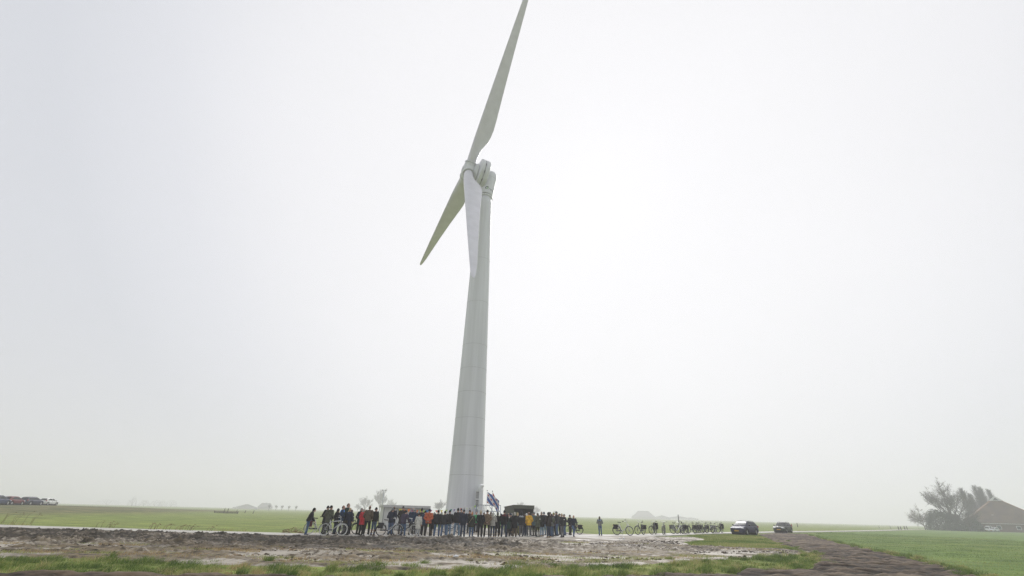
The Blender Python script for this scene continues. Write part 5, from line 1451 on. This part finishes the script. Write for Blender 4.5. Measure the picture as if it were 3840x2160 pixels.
    if spec.get('chrome'):
        MB().box((L_ / 2 - g[0] + .045, 0, g[1] + g[3] / 2), (.03, g[2] + .03, .025)).build('grille_trim', chrome, gr)
    MB().box((L_ / 2 - .055, 0, .30), (.10, W_ * .55, .12)).build('air_intake', plastic, rt)
    MB().box((L_ / 2 + .012, 0, spec['pz']), (.025, .52, .12)).build('number_plate', plate_y, rt)
    MB().box((-L_ / 2 - .012, 0, spec.get('pzr', .75)), (.03, .52, .12)).build('number_plate', plate_y, rt)
    if detail: MB().sphere((L_ / 2 - g[0] + .05, 0, g[1] + g[3] / 2 + .07), (.015, .075, .032), 10, 6).build('badge', chrome, rt)
    if spec.get('aer'): MB().tube([(spec['aer'], 0, H_ - .02), (spec['aer'] - .12, 0, H_ + .18)], .008, 5).build('aerial', plastic, rt)
    return rt
ESTATE = dict(L=4.56, W=1.82, H=1.50, xf=1.42, xr=-1.23, belt=.99, top=[(-2.28, .62), (-2.26, .95), (-2.1, 1.0), (.6, .99), (1.0, .98), (1.7, .86), (2.05, .76), (2.22, .64), (2.28, .50)],
              roof=[(-2.2, .97), (-2.05, 1.20), (-1.85, 1.40), (-1.4, 1.46), (-.4, 1.50), (.1, 1.48), (.35, 1.42), (.7, 1.27), (1.22, .98)], ws=(.36, 1.10), rw_=(-2.12, -1.86),
              win=[(.02, .92, -.02, -.52), (-.92, -.04, .02, .0), (-1.85, -1.0, .22, .02)], mir=.72, doors=(.88, -.02, -.98), rails=(-1.7, .15), hl=(.34, .70, .735, (.30, .17, .075)), tl=(.08, .90, .90, (.09, .06, .13)),
              grille=(.05, .55, .95, .16), pz=.44, aer=-.9, chrome=False, bm=False)
WAGON = dict(L=4.71, W=1.80, H=1.46, xf=1.38, xr=-1.37, belt=.95, top=[(-2.35, .62), (-2.33, .90), (-2.2, .95), (.6, .95), (.95, .94), (1.9, .82), (2.2, .74), (2.3, .62), (2.355, .5)],
             roof=[(-2.3, .93), (-2.2, 1.10), (-1.98, 1.36), (-1.8, 1.42), (-.5, 1.46), (.05, 1.45), (.25, 1.40), (1.05, .94)], ws=(.28, .96), rw_=(-2.24, -1.99),
             win=[(.0, .82, -.02, -.55), (-.86, -.06, .0, .0), (-2.0, -.94, .20, .0)], mir=.66, doors=(.82, -.03, -.92), rails=(-1.85, .1), hl=(.16, .68, .67, (.13, .24, .085)), tl=(.05, .88, 1.0, (.06, .07, .26)),
             grille=(.05, .66, .52, .20), pz=.45, chrome=True, bm=True)
HATCH = dict(L=3.85, W=1.68, H=1.47, xf=1.20, xr=-1.22, belt=.96, top=[(-1.93, .58), (-1.90, .92), (-1.75, .97), (.6, .96), (.95, .95), (1.5, .83), (1.75, .74), (1.88, .60), (1.93, .5)],
             roof=[(-1.88, .94), (-1.62, 1.30), (-1.45, 1.40), (-.6, 1.47), (.0, 1.45), (.3, 1.36), (1.08, .95)], ws=(.33, .98), rw_=(-1.84, -1.55),
             win=[(-.28, .80, .02, -.50), (-1.32, -.36, .22, .04)], mir=.62, doors=(.75, -.32), hl=(.16, .72, .72, (.2, .14, .09)), tl=(.06, .86, .92, (.08, .07, .15)), grille=(.05, .55, .8, .12), pz=.42, rw=.30)
def car_on_ground(name, p_front, p_rear, spec, off, **k):
    """place by the ground points under the near front and near rear wheel"""
    d = Vector((p_front[0] - p_rear[0], p_front[1] - p_rear[1], 0)).normalized()
    side = Vector((-d.y, d.x, 0)) * off
    mid = (Vector((p_front[0], p_front[1], 0)) + Vector((p_rear[0], p_rear[1], 0))) / 2 + side
    c = mid - d * (spec['xf'] + spec['xr']) / 2
    return car(name, c.x, c.y, float(max(0, gz(c.x, c.y) + .05)), math.degrees(atan2(d.y, d.x)), spec=spec, **k)
car_on_ground('parked_car', (29.0, 60.0), (30.9, 61.7), ESTATE, -.8, paintc=(0.016, 0.018, 0.060), label='dark blue estate car parked on the grass with headlights towards the camera')
car_on_ground('parked_car', (43.4, 77.0), (45.4, 79.1), WAGON, -.8, paintc=(0.035, 0.042, 0.030), label='dark green older wagon with roof rails standing on the track')
CG = 'cars parked along the dike on the left'
def dike_car(x, y, ang, spec, c, label):
    car('parked_car', x, y, float(gz(x, y)) + .03, ang, c, spec, label, group=CG)
p = (-103.29, 111.52, 1.22); dike_car(p[0], p[1], 96, HATCH, (0.72, 0.73, 0.70), 'white hatchback at the right end of the cars on the dike')
p = (-97.05, 100.90, 1.17); dike_car(p[0], p[1], 98, ESTATE, (0.030, 0.035, 0.065), 'dark blue estate car between the white and the red cars on the dike')
p = (-93.30, 93.38, 1.11); dike_car(p[0], p[1], 100, HATCH, (0.13, 0.016, 0.022), 'dark red hatchback on the dike')
p = (-89.06, 86.28, 1.08); dike_car(p[0], p[1], 102, ESTATE, (0.028, 0.040, 0.085), 'blue car cut off by the left edge of the picture')

# ------------------------------------------------------------------ bare trees
bark = pmat('bark', (0.10, 0.085, 0.070), 0.9, 0.3, 4, bump=0.4); twig = pmat('twig', (0.085, 0.068, 0.055), 0.9, 0.3, 3); twig_y = pmat('twig_ochre', (0.13, 0.10, 0.065), 0.9, 0.3, 3)
def bare_tree(name, label, loc, h, seed, spread=0.75, levels=5, kids=5, trunk=0.25, group=None, up=0.25, wind=0.0, mat=None, thick=1.0, cat='tree', open_=None):
    r_ = random.Random(seed)
    rt = empty(name, loc, 0, label, cat, group)
    tr_ = MB(); th = h * trunk
    top = Vector((wind * th * .3 + r_.uniform(-.3, .3), r_.uniform(-.3, .3), th))
    r0_ = h * .020 * thick
    tr_.tube([(0, 0, -.2), (top.x * .4, top.y * .4, th * .5), top], [r0_ * 1.3, r0_ * 1.05, r0_ * .9], 8)
    V = []; Fq = []
    def seg(p, q, a, b_):
        d = (q - p).normalized(); x_ = d.cross(Vector((0.3, 0.2, 1))).normalized(); y_ = d.cross(x_)
        o = len(V)
        for c_, rr in ((p, a), (q, b_)):
            for k in range(3): V.append(c_ + (x_ * cos(2 * pi * k / 3) + y_ * sin(2 * pi * k / 3)) * rr)
        for k in range(3): Fq.append((o + k, o + (k + 1) % 3, o + 3 + (k + 1) % 3, o + 3 + k))
    def grow(p, d, ln_, rad, lv):
        q1 = p + d * ln_ * .5 + Vector((r_.uniform(-1, 1), r_.uniform(-1, 1), r_.uniform(-.4, .8))) * ln_ * .06
        q2 = q1 + (d + Vector((wind * .25, 0, up * .5))).normalized() * ln_ * .5
        seg(p, q1, rad, rad * .8); seg(q1, q2, rad * .8, rad * .55)
        if lv == 0: return
        for k in range(kids if lv > 1 else kids + 3):
            t_ = r_.uniform(.35, 1); s_ = q1.lerp(q2, (t_ - .5) * 2) if t_ > .5 else p.lerp(q1, t_ * 2)
            v = Vector((r_.gauss(0, 1), r_.gauss(0, 1), r_.gauss(0, .7))).normalized()
            nd = (d * (1 - spread * .55) + v * spread + Vector((wind * .3, 0, up))).normalized()
            grow(s_, nd, ln_ * r_.uniform(.5, .72), max(rad * .52, .009 * thick), lv - 1)
        grow(q2, (d + Vector((wind * .2, 0, up * .4))).normalized(), ln_ * .62, rad * .55, lv - 1)
    n0 = 5
    for k in range(n0):
        a = 2 * pi * k / n0 + r_.uniform(-.4, .4)
        ow = open_ or spread
        d = Vector((cos(a) * ow, sin(a) * ow, .85 + up)).normalized()
        b0 = Vector((0, 0, 0)).lerp(top, r_.uniform(.7, 1.0)); b0.z = top.z * r_.uniform(.75, 1.0)
        grow(b0, d, h * .30 * r_.uniform(.8, 1.1), r0_ * .6, levels - 1)
    grow(top, Vector((wind * .2, 0, 1)).normalized(), h * .30, r0_ * .75, levels - 1)
    tr_.build('trunk', bark, rt)
    V = np.array([tuple(v) for v in V])
    zmax = V[:, 2].max(); V *= np.array([1, 1, 1]) * (h / zmax)
    me = mesh_np('crown', V, np.array(Fq)); me.materials.append(mat or twig)
    put('crown', me, rt)
    for o in rt.children:
        if o.name.startswith('trunk'): o.scale = (1, 1, h / zmax)
    return rt
def poplar(name, label, loc, h, seed, group, wind=.12):
    r_ = random.Random(seed); rt = empty(name, loc, 0, label, 'tree', group)
    MB().tube([(0, 0, -.2), (wind * h * .2, 0, h * .5), (wind * h * .6, 0, h * .9)], [.16, .09, .02], 7).build('trunk', bark, rt)
    V = []; Fq = []
    for k in range(480):
        z = h * r_.uniform(.10, .93) ; a = r_.uniform(0, 2 * pi); ln_ = (h - z) * r_.uniform(.22, .46) + 1.3
        p = Vector((wind * z * .6, 0, z)); out = r_.uniform(.15, .95)
        d = Vector((cos(a) * out + wind, sin(a) * out, 1)).normalized()
        for m_ in range(6):
            b0 = p + d * ln_ * (m_ * .12); dd = (d + Vector((r_.gauss(0, .16), r_.gauss(0, .16), .1))).normalized()
            q = b0 + dd * ln_ * (.9 if m_ == 0 else .45); rr = .030 if m_ == 0 else .018
            x_ = dd.cross(Vector((.3, .2, 1))).normalized(); y_ = dd.cross(x_); o = len(V)
            for c_, r2 in ((b0, rr), (q, rr * .4)):
                for t_ in range(3): V.append(c_ + (x_ * cos(2 * pi * t_ / 3) + y_ * sin(2 * pi * t_ / 3)) * r2)
            for t_ in range(3): Fq.append((o + t_, o + (t_ + 1) % 3, o + 3 + (t_ + 1) % 3, o + 3 + t_))
    me = mesh_np('crown', np.array([tuple(v) for v in V]), np.array(Fq)); me.materials.append(twig); put('crown', me, rt)
    return rt
leaf_m = pmat('evergreen_leaf', (0.048, 0.056, 0.030), 0.7, 0.45, 0.6)
def shrub(name, label, loc, size, seed, n_=5200, group=None, mat=None):
    """dense evergreen shrub: many small leaf faces through an uneven dome, on a few stems"""
    g = np.random.default_rng(seed); rt = empty(name, loc, 0, label, 'shrub', group)
    u = g.normal(size=(n_, 3)); u /= np.linalg.norm(u, axis=1)[:, None]; u[:, 2] = np.abs(u[:, 2]) * 1.05 - .05
    lump = .78 + .5 * (fbm(u[:, 0] * 2.3 + seed, u[:, 1] * 2.3 + u[:, 2] * 2, 3, 4) - .3)
    rad = lump * g.uniform(.45, 1, n_) ** .4
    c = u * rad[:, None] * np.array(size)
    s = g.uniform(.10, .26, n_)[:, None]
    t1 = g.normal(size=(n_, 3)); t1 /= np.linalg.norm(t1, axis=1)[:, None]
    t2 = np.cross(t1, g.normal(size=(n_, 3))); t2 /= np.linalg.norm(t2, axis=1)[:, None] + 1e-9
    V = np.stack([c - t1 * s, c + t2 * s * .6, c + t1 * s, c - t2 * s * .6], 1).reshape(-1, 3)
    me = mesh_np('foliage', V, np.arange(n_ * 4).reshape(-1, 4)); me.materials.append(mat or leaf_m); put('foliage', me, rt)
    mb = MB()
    for k in range(5):
        a = 2 * pi * k / 5; mb.tube([(0, 0, -.2), (cos(a) * size[0] * .3, sin(a) * size[1] * .3, size[2] * .6)], [.14, .05], 6)
    mb.build('stem', bark, rt)
    return rt
FG = 'trees by the farm on the right'
x, y, z = 171.93, 188.32, 0.48
bare_tree('bare_tree', 'large bare tree with fine twigs left of the farm', (x, y, -.1), 19.4, 8, .72, 6, 3, .15, FG, .20, 0, twig, 1.15, open_=.85)
shrub('evergreen_shrub', 'broad dark evergreen thicket under the large bare tree', (x - 3.2, y + 2.0, -.1), (6.2, 6.2, 8.6), 4, 11000)
shrub('evergreen_shrub', 'tall evergreen shrub close against the large bare trunk', (x - .5, y - .2, -.1), (3.4, 3.4, 7.6), 5, 4500)
shrub('evergreen_shrub', 'low rounded shrub right of the large bare trunk', (x + 4.2, y - 2.2, -.1), (3.6, 3.6, 5.6), 6, 4500)
x, y, z = 169.34, 199.92, 0.30
bare_tree('bare_tree', 'low twiggy bush tree at the left edge of the farm thicket', (x, y, -.1), 10.0, 9, .95, 5, 4, .12, FG, .12, 0, twig_y, .9)
x, y, z = 171.10, 182.27, 0.45
bare_tree('bare_tree', 'small bare tree between the thicket and the barn', (x, y, -.1), 9.5, 19, .9, 5, 4, .15, FG, .10, 0, twig, .8)
for k, (p_, h_, lb) in enumerate((((207.10, 217.05, 0.42), 17.2, 'slender bare poplar left of the barn, first from the left'), ((210.66, 217.79, 0.48), 15.0, 'shorter bare poplar left of the barn, second from the left'),
                                  ((214.67, 218.06, 0.46), 18.6, 'tallest bare poplar rising behind the barn roof'), ((219.96, 221.28, 0.39), 18.4, 'bare poplar just left of the barn peak'), ((226.02, 223.69, 0.46), 17.4, 'rightmost bare poplar behind the barn peak'))):
    poplar('poplar', lb, (p_[0], p_[1], -.1), h_, 40 + k, FG, -.04)
BG = 'bare trees in the mist beyond the crowd'
def far_tree(p, h, seed, label, sp=.85, tk=1.6):
    p = (p[0] * 1.3, p[1] * 1.3); h *= 1.3
    bare_tree('bare_tree', label, (p[0], p[1], -.1), h, seed, sp * .75, 4, 5, .2, BG, .18, 0, twig, tk * .8, open_=sp)
far_tree((-110.38, 384.47, 0.97), 12.2, 21, 'rounded misty bare tree behind the red coat')
far_tree((-89.77, 348.63, 1.26), 16.0, 22, 'taller misty bare tree left of the floodlight mast', .6)
far_tree((-114.27, 486.77, 0.94), 13.2, 23, 'small misty bare tree above the cabin roof')
far_tree((-116.78, 547.69, 1.13), 9.5, 24, 'low misty bare tree above the middle of the cabin roof')
far_tree((-121.11, 402.16, 1.00), 7.0, 29, 'lowest misty bare tree left of the rounded one')
far_tree((-40.10, 297.31, 1.30), 9.0, 25, 'misty bare tree just left of the tower foot')
far_tree((14.07, 479.79, 1.13), 13.0, 26, 'pale bare tree showing above the olive kiosk', .6)
far_tree((27.72, 449.15, 1.06), 9.0, 27, 'faint bare tree right of the olive kiosk')
far_tree((51.50, 517.44, 1.20), 6.5, 28, 'faint low tree above the right end of the crowd')
DG = 'faint trees on the left horizon'
def faint(p, h, seed, label, sz):
    p = (p[0] * 1.35, p[1] * 1.35); h *= 1.35; sz *= 1.35
    shrub('misty_tree', label, (p[0], p[1], -.1), (sz, sz, h), seed, 900, DG, pmat('misty_twig', (0.08, 0.075, 0.06), .9, .3, .5))
faint((-338.31, 446.26, 0.47), 8.8, 51, 'faint tall rounded tree, leftmost on the left horizon', 4.2)
faint((-355.08, 483.65, 0.19), 7.0, 52, 'faint tree second from the left on the left horizon', 5.0)
faint((-359.63, 505.04, 0.15), 7.2, 53, 'faint tree third from the left on the left horizon', 6.0)
faint((-360.27, 516.82, 0.29), 7.0, 54, 'faint tree fourth from the left on the left horizon', 5.0)
faint((-348.19, 513.00, 0.28), 7.4, 55, 'faint broad tree rightmost on the left horizon', 7.0)
faint((-402.35, 497.71, 0.49), 6.6, 56, 'faintest broad tree beyond the white car on the dike', 13)
for k, px in enumerate(((-181.77, 378.63, 0.54), (-181.63, 389.76, 0.46), (-178.00, 391.43, 0.55), (-177.25, 402.72, 0.47), (-172.47, 404.79, 0.40))):
    bare_tree('young_tree', ['young roadside tree nearest the far farm', 'young roadside tree second from the far farm', 'young roadside tree third from the far farm', 'young roadside tree fourth from the far farm', 'young roadside tree farthest from the far farm'][k],
              (px[0], px[1], -.1), 4.2, 60 + k, .6, 3, 4, .35, 'row of young trees in the mist', .3, 0, twig, 1.8)

# ------------------------------------------------------------------ farms
tile = bpy.data.materials.new('roof_tiles')
t, b = nodes_of(tile); n, l = t.nodes.new, t.links.new
geo = n('ShaderNodeTexCoord'); wv = n('ShaderNodeTexWave'); wv.wave_type = 'BANDS'; wv.bands_direction = 'Z'; wv.inputs['Scale'].default_value = 1.6; wv.inputs['Distortion'].default_value = 0.3
nz = n('ShaderNodeTexNoise'); nz.inputs['Scale'].default_value = 0.35; nz.inputs['Detail'].default_value = 6
rp = n('ShaderNodeValToRGB'); rp.color_ramp.elements[0].color = (0.105, 0.062, 0.050, 1); rp.color_ramp.elements[1].color = (0.19, 0.125, 0.075, 1); rp.color_ramp.elements[0].position = .35; rp.color_ramp.elements[1].position = .68
mx = n('ShaderNodeMix'); mx.data_type = 'RGBA'; mx.blend_type = 'MULTIPLY'; mx.inputs['Factor'].default_value = .45
l(geo.outputs['Object'], wv.inputs['Vector']); l(geo.outputs['Object'], nz.inputs['Vector']); l(nz.outputs['Fac'], rp.inputs['Fac']); l(rp.outputs['Color'], mx.inputs['A']); l(wv.outputs['Color'], mx.inputs['B'])
l(mx.outputs['Result'], b.inputs['Base Color']); b.inputs['Roughness'].default_value = .85
brick = pmat('brick_wall', (0.16, 0.095, 0.075), .85, .25, 3); white_wood = pmat('white_wood', (0.70, 0.70, 0.68), .6, .06, 4); teal_wood = pmat('teal_wood', (0.05, 0.13, 0.15), .6, .15, 3)
ridge_m = pmat('ridge_tile', (0.24, 0.12, 0.06), .85, .2, 2); far_wall = pmat('far_wall', (0.40, 0.38, 0.34), .8, .1, 1); haze_pale_roof = pmat('haze_pale_roof', (0.20, 0.19, 0.18), .8, .15, 1); pane = pmat('window_pane', (0.05, 0.06, 0.07), .1, .1)  # distant roofs coloured paler, adding haze fade to the paint
GF = 'far farm buildings in the mist'
def hip_house(name, loc, rz, w_, d_, eave, peak, ridge, label, wall, roofm, wins=3, gablet=False, door=True, cat='farmhouse', group=None, chim=True):
    """hipped roof: ridge = half length of the ridge along y"""
    if group == GF:
        loc = (loc[0] * 1.3, loc[1] * 1.3, loc[2]); w_ *= 1.3; d_ *= 1.3; eave *= 1.3; peak *= 1.3; ridge *= 1.3
    rt = empty(name, loc, rz, label, cat, group)
    wl = MB().box((0, 0, eave / 2), (w_, d_, eave)).build('wall', wall, rt)
    ov = .5
    A = [(-w_ / 2 - ov, -d_ / 2 - ov, eave - .15), (w_ / 2 + ov, -d_ / 2 - ov, eave - .15), (w_ / 2 + ov, d_ / 2 + ov, eave - .15), (-w_ / 2 - ov, d_ / 2 + ov, eave - .15), (0, -ridge, peak), (0, ridge, peak)]
    rf = MB().add(A, [(0, 1, 4), (1, 2, 5, 4), (2, 3, 5), (3, 0, 4, 5), (3, 2, 1, 0)], 0, False).build('roof', roofm, rt)
    for p, q in ((0, 4), (1, 4), (2, 5), (3, 5), (4, 5)):
        MB().tube([A[p], A[q]], .16, 6).build('ridge_cap', ridge_m if roofm is tile else roofm, rf)
    MB().box((0, -d_ / 2 - ov - .02, eave - .08), (w_ + 1.0, .14, .16)).build('gutter', white_wood, rf)
    if gablet:
        f = .13; q = peak - (peak - eave) * f; yy = -ridge - (d_ / 2 + ov - ridge) * f - .12; xx = (w_ / 2 + ov) * f
        MB().prism([(-xx - .5, yy, q), (xx + .5, yy, q), (0, yy - .02, peak + .55)], (0, .12, 0)).build('gablet', white_wood, rf)
        MB().prism([(-xx * .5, yy - .03, q + .22), (xx * .5, yy - .03, q + .22), (0, yy - .05, peak - .1)], (0, -.03, 0)).build('owl_board', dark_metal, rf)
        MB().box((3.2, -d_ / 2 * .55, eave + (peak - eave) * .46), (.7, .5, .5)).build('skylight', white_wood, rf)
        MB().box((-3.4, -d_ / 2 * .72, eave + (peak - eave) * .30), (.6, .5, .45)).build('skylight', white_wood, rf)
    if chim: MB().box((w_ * .2, 0, peak - .2), (.8, .8, 1.6)).build('chimney', brick if wall is brick else wall, rf)
    for k in range(wins):
        xx = -w_ / 2 + (k + .7) * w_ / (wins + .6)
        wn = MB().box((xx, -d_ / 2 - .02, eave * .52), (1.3, .12, eave * .45)).build('window', white_wood, wl)
        MB().box((xx, -d_ / 2 - .09, eave * .52), (1.05, .04, eave * .36)).build('pane', pane, wn)
    if door: MB().box((w_ * .38, -d_ / 2 - .03, eave * .42), (1.6, .14, eave * .8)).build('door', teal_wood, wl)
    return rt
x, y, z = 203.65, 200.80, 0.59
az = atan2(x, y)
barn = hip_house('barn', (x, y, -.05), -az + radians(6), 25, 23, 2.9, 12.5, 1.2, 'large farm barn with steep red brown tiled roof at the right edge', brick, tile, 4, True, True, 'barn', None, False)
MB().box((-11.0, -11.7, 1.25), (2.2, .2, 2.5)).build('barn_door', teal_wood, barn)
GF = 'far farm buildings in the mist'
def facing(p): return -atan2(p[0], p[1])
p = (-242.52, 459.98, -0.18); hip_house('farmhouse', (p[0], p[1], -.1), facing(p) + .25, 19, 12, 1.0, 3.9, 4, 'low wide farmhouse roof in the mist on the left', far_wall, haze_pale_roof, 4, group=GF, chim=False)
p = (-219.42, 449.28, -0.16); hip_house('farmhouse', (p[0], p[1], -.1), facing(p) - .1 + pi / 2, 10, 11, 1.9, 5.2, 3.6, 'tall misty farmhouse with white windows left of the crowd', far_wall, haze_pale_roof, 3, group=GF)
p = (177.41, 635.71, -0.79); hip_house('farmhouse', (p[0], p[1], -.1), facing(p) + .06 + pi / 2, 22, 26, 2.6, 9.2, 6.5, 'big steep roofed farmhouse in the mist above the bicycles', far_wall, haze_pale_roof, 4, group=GF)
p = (169.05, 648.32, -0.81); hip_house('farmhouse', (p[0], p[1], -.1), facing(p), 8, 8, 2.4, 5.0, 2, 'small front house joined to the big misty farmhouse', far_wall, haze_pale_roof, 2, group=GF)
p = (205.09, 648.33, -0.59); hip_house('shed', (p[0], p[1], -.1), facing(p), 22, 14, 2.0, 4.8, 5, 'misty dark shed right of the big farmhouse', far_wall, haze_pale_roof, 3, cat='shed', group=GF, chim=False)
p = (227.80, 651.31, -0.72); hip_house('shed', (p[0], p[1], -.1), facing(p), 34, 16, 1.8, 4.4, 7, 'long pale shed with low roof farther right in the mist', white_wood, haze_pale_roof, 5, cat='shed', group=GF, chim=False)
p = (245.60, 655.50, -0.35); hip_house('shed', (p[0], p[1], -.1), facing(p), 20, 12, 1.8, 3.2, 5, 'lowest misty shed behind the black post', white_wood, haze_pale_roof, 3, cat='shed', group=GF, chim=False)
x, y, z = 183.00, 187.50, 0.67
car('parked_van', x, y, -.02, 205, (0.70, 0.71, 0.70), dict(HATCH, H=1.9, roof=[(-1.90, .95), (-1.8, 1.7), (-1.5, 1.88), (-.3, 1.92), (.35, 1.85), (.6, 1.7), (1.25, .95)], ws=(.62, 1.18), rw_=(-1.88, -1.81)), 'white van parked before the barn', 'van', None, False)
x, y, z = 179.10, 181.52, 0.65
car('parked_car', x, y, -.02, 200, (0.62, 0.64, 0.64), HATCH, 'silver car parked before the barn', 'car', None, False)

# ------------------------------------------------------------------ field posts, gate, reeds
wood = pmat('weathered_wood', (0.085, 0.072, 0.060), .9, .3, 5, bump=.3)
PG = 'weathered fence posts by the far road'
for k, (q, hh, rr, lb) in enumerate((((130.81, 165.05), 1.05, .16, 'thick fence post, left of the first pair'), ((133.20, 167.05), 1.05, .16, 'thick fence post, right of the first pair'), ((144.63, 179.62), 1.2, .16, 'thick fence post, left of the second pair'),
                          ((147.42, 181.99), 1.2, .16, 'thick fence post, right of the second pair'), ((153.17, 197.15), 1.0, .08, 'thin fence post left of the thick pairs'), ((156.95, 208.16), .95, .07, 'thinnest fence post farthest from the thick pairs'), ((100.10, 170.01), 1.3, .13, 'lone field post right of the green wagon'))):
    o = empty('fence_post', (q[0], q[1], -.1), random.uniform(0, 1), lb, 'post', PG)
    MB().tube([(0, 0, 0), (random.uniform(-.05, .05), 0, hh)], [rr, rr * .9], 7).build('shaft', wood, o)
    MB().lathe([(rr * .92, hh - .02), (rr * .5, hh + .06)], 7).build('weathered_top', wood, o)
x, y = -74.03, 131.26
gt = empty('field_gate', (x, y, -.05), radians(25), 'low weathered wooden gate lying in the field left of the crowd', 'gate')
for q in range(3): MB().box((0, 0, .18 + q * .16), (5.6, .08, .11)).build('board', wood, gt)
for q in (-.6, .2): MB().tube([(q, .1, 0), (q + .1, .1, 1.25)], .09, 7).build('post', wood, gt)
for q in (-2.7, 2.7): MB().tube([(q, .1, 0), (q, .1, .7)], .09, 7).build('post', wood, gt)
for k, q in enumerate(((-85.09, 156.37), (-78.03, 148.12), (-74.92, 146.87))):
    o = empty('fence_post', (q[0], q[1], -.1), 0, ['leaning field post nearest the wooden gate', 'leaning field post second from the wooden gate', 'leaning field post third from the wooden gate'][k], 'post', 'field posts near the gate')
    MB().tube([(0, 0, 0), (.18, 0, 1.0)], [.10, .08], 7).build('shaft', wood, o)
reedm = pmat('dry_reed', (0.23, 0.17, 0.09), .85, .3, 6)
def reeds(p, n_, hh, label):
    o = empty('reed_clump', (p[0], p[1], -.05), 0, label, 'reeds', 'dry reeds along the road')
    m_ = MB(); m2 = MB()
    for k in range(n_):
        a = random.uniform(-1.4, 1.4); q = random.uniform(.6, 1) * hh; b_x = random.uniform(.2, .6) * q
        tp = Vector((a + b_x, random.uniform(-.3, .3), q))
        m_.tube([(a, 0, 0), (a + b_x * .3, 0, q * .65), tp], [.014, .012, .008], 4)
        m2.tube([tp, tp + Vector((.16, 0, -.03))], [.017, .008], 5)
    tag(m_.build('stalk', reedm, o), kind='stuff'); tag(m2.build('plume', reedm, o), kind='stuff')
reeds((-36.58, 37.88), 10, 1.0, 'dry reeds with nodding plumes at the left road edge')
reeds((-29.34, 36.75), 8, .5, 'low dry reeds beyond the road, left of centre field')
reeds((-24.01, 35.64), 14, .5, 'wind bent dry reeds beyond the road, middle of the left field')
reeds((-21.49, 35.37), 10, .5, 'wind bent dry reeds beyond the road, nearest the crowd')
clod_m = pmat('brush_heap', (0.20, 0.13, 0.065), .9, .35, 6)
x, y = -15.12, 35.34
hp = empty('brushwood_heap', (x, y + .6, -.03), 0, 'small brown heap of cut reeds beyond the road left of the crowd', 'heap')
mb = MB()
for k in range(90):
    a = random.uniform(-1, 1); c_ = random.uniform(0, .42) * (1 - a * a * .8)
    mb.tube([(a * .9, random.uniform(-.3, .3), c_), (a * .9 + random.uniform(-.35, .35), random.uniform(-.35, .35), c_ * .6)], .012, 4)
tag(mb.build('stalks', clod_m, hp), kind='stuff')
# small litter on the mud
for q, lb in (((-1.85, 19.57), 'white scrap of litter on the mud below the tower'), ((8.92, 39.23), 'white scrap of litter on the gravel, left of two'), ((9.27, 39.41), 'white scrap of litter on the gravel, right of two')):
    mb = MB(); mb.sphere((0, 0, .05), (.10, .07, .05), 8, 6); wob(mb, .03, 3)
    o = mb.build('litter', paper); o.location = (q[0], q[1], .04); tag(o, lb, 'litter', 'scraps of litter')

# ------------------------------------------------------------------ haze over the whole plain
me = bpy.data.meshes.new('haze')
me.from_pydata([(x, y, z) for z in (-1.6, 90) for x, y in ((-3000, -1600), (3000, -1600), (3000, 3000), (-3000, 3000))], [], [(3, 2, 1, 0), (4, 5, 6, 7), (0, 1, 5, 4), (1, 2, 6, 5), (2, 3, 7, 6), (3, 0, 4, 7)])
hm = bpy.data.materials.new('haze')
hm.use_nodes = True
t = hm.node_tree
t.nodes.remove(t.nodes['Principled BSDF'])
pv = t.nodes.new('ShaderNodeVolumePrincipled')
pv.inputs['Color'].default_value = (0.966, 0.96, 1.0, 1)
pv.inputs['Density'].default_value = 0.0015
pv.inputs['Anisotropy'].default_value = 0.3
t.links.new(pv.outputs['Volume'], t.nodes['Material Output'].inputs['Volume'])
me.materials.append(hm)
tag(put('haze', me), kind='stuff')
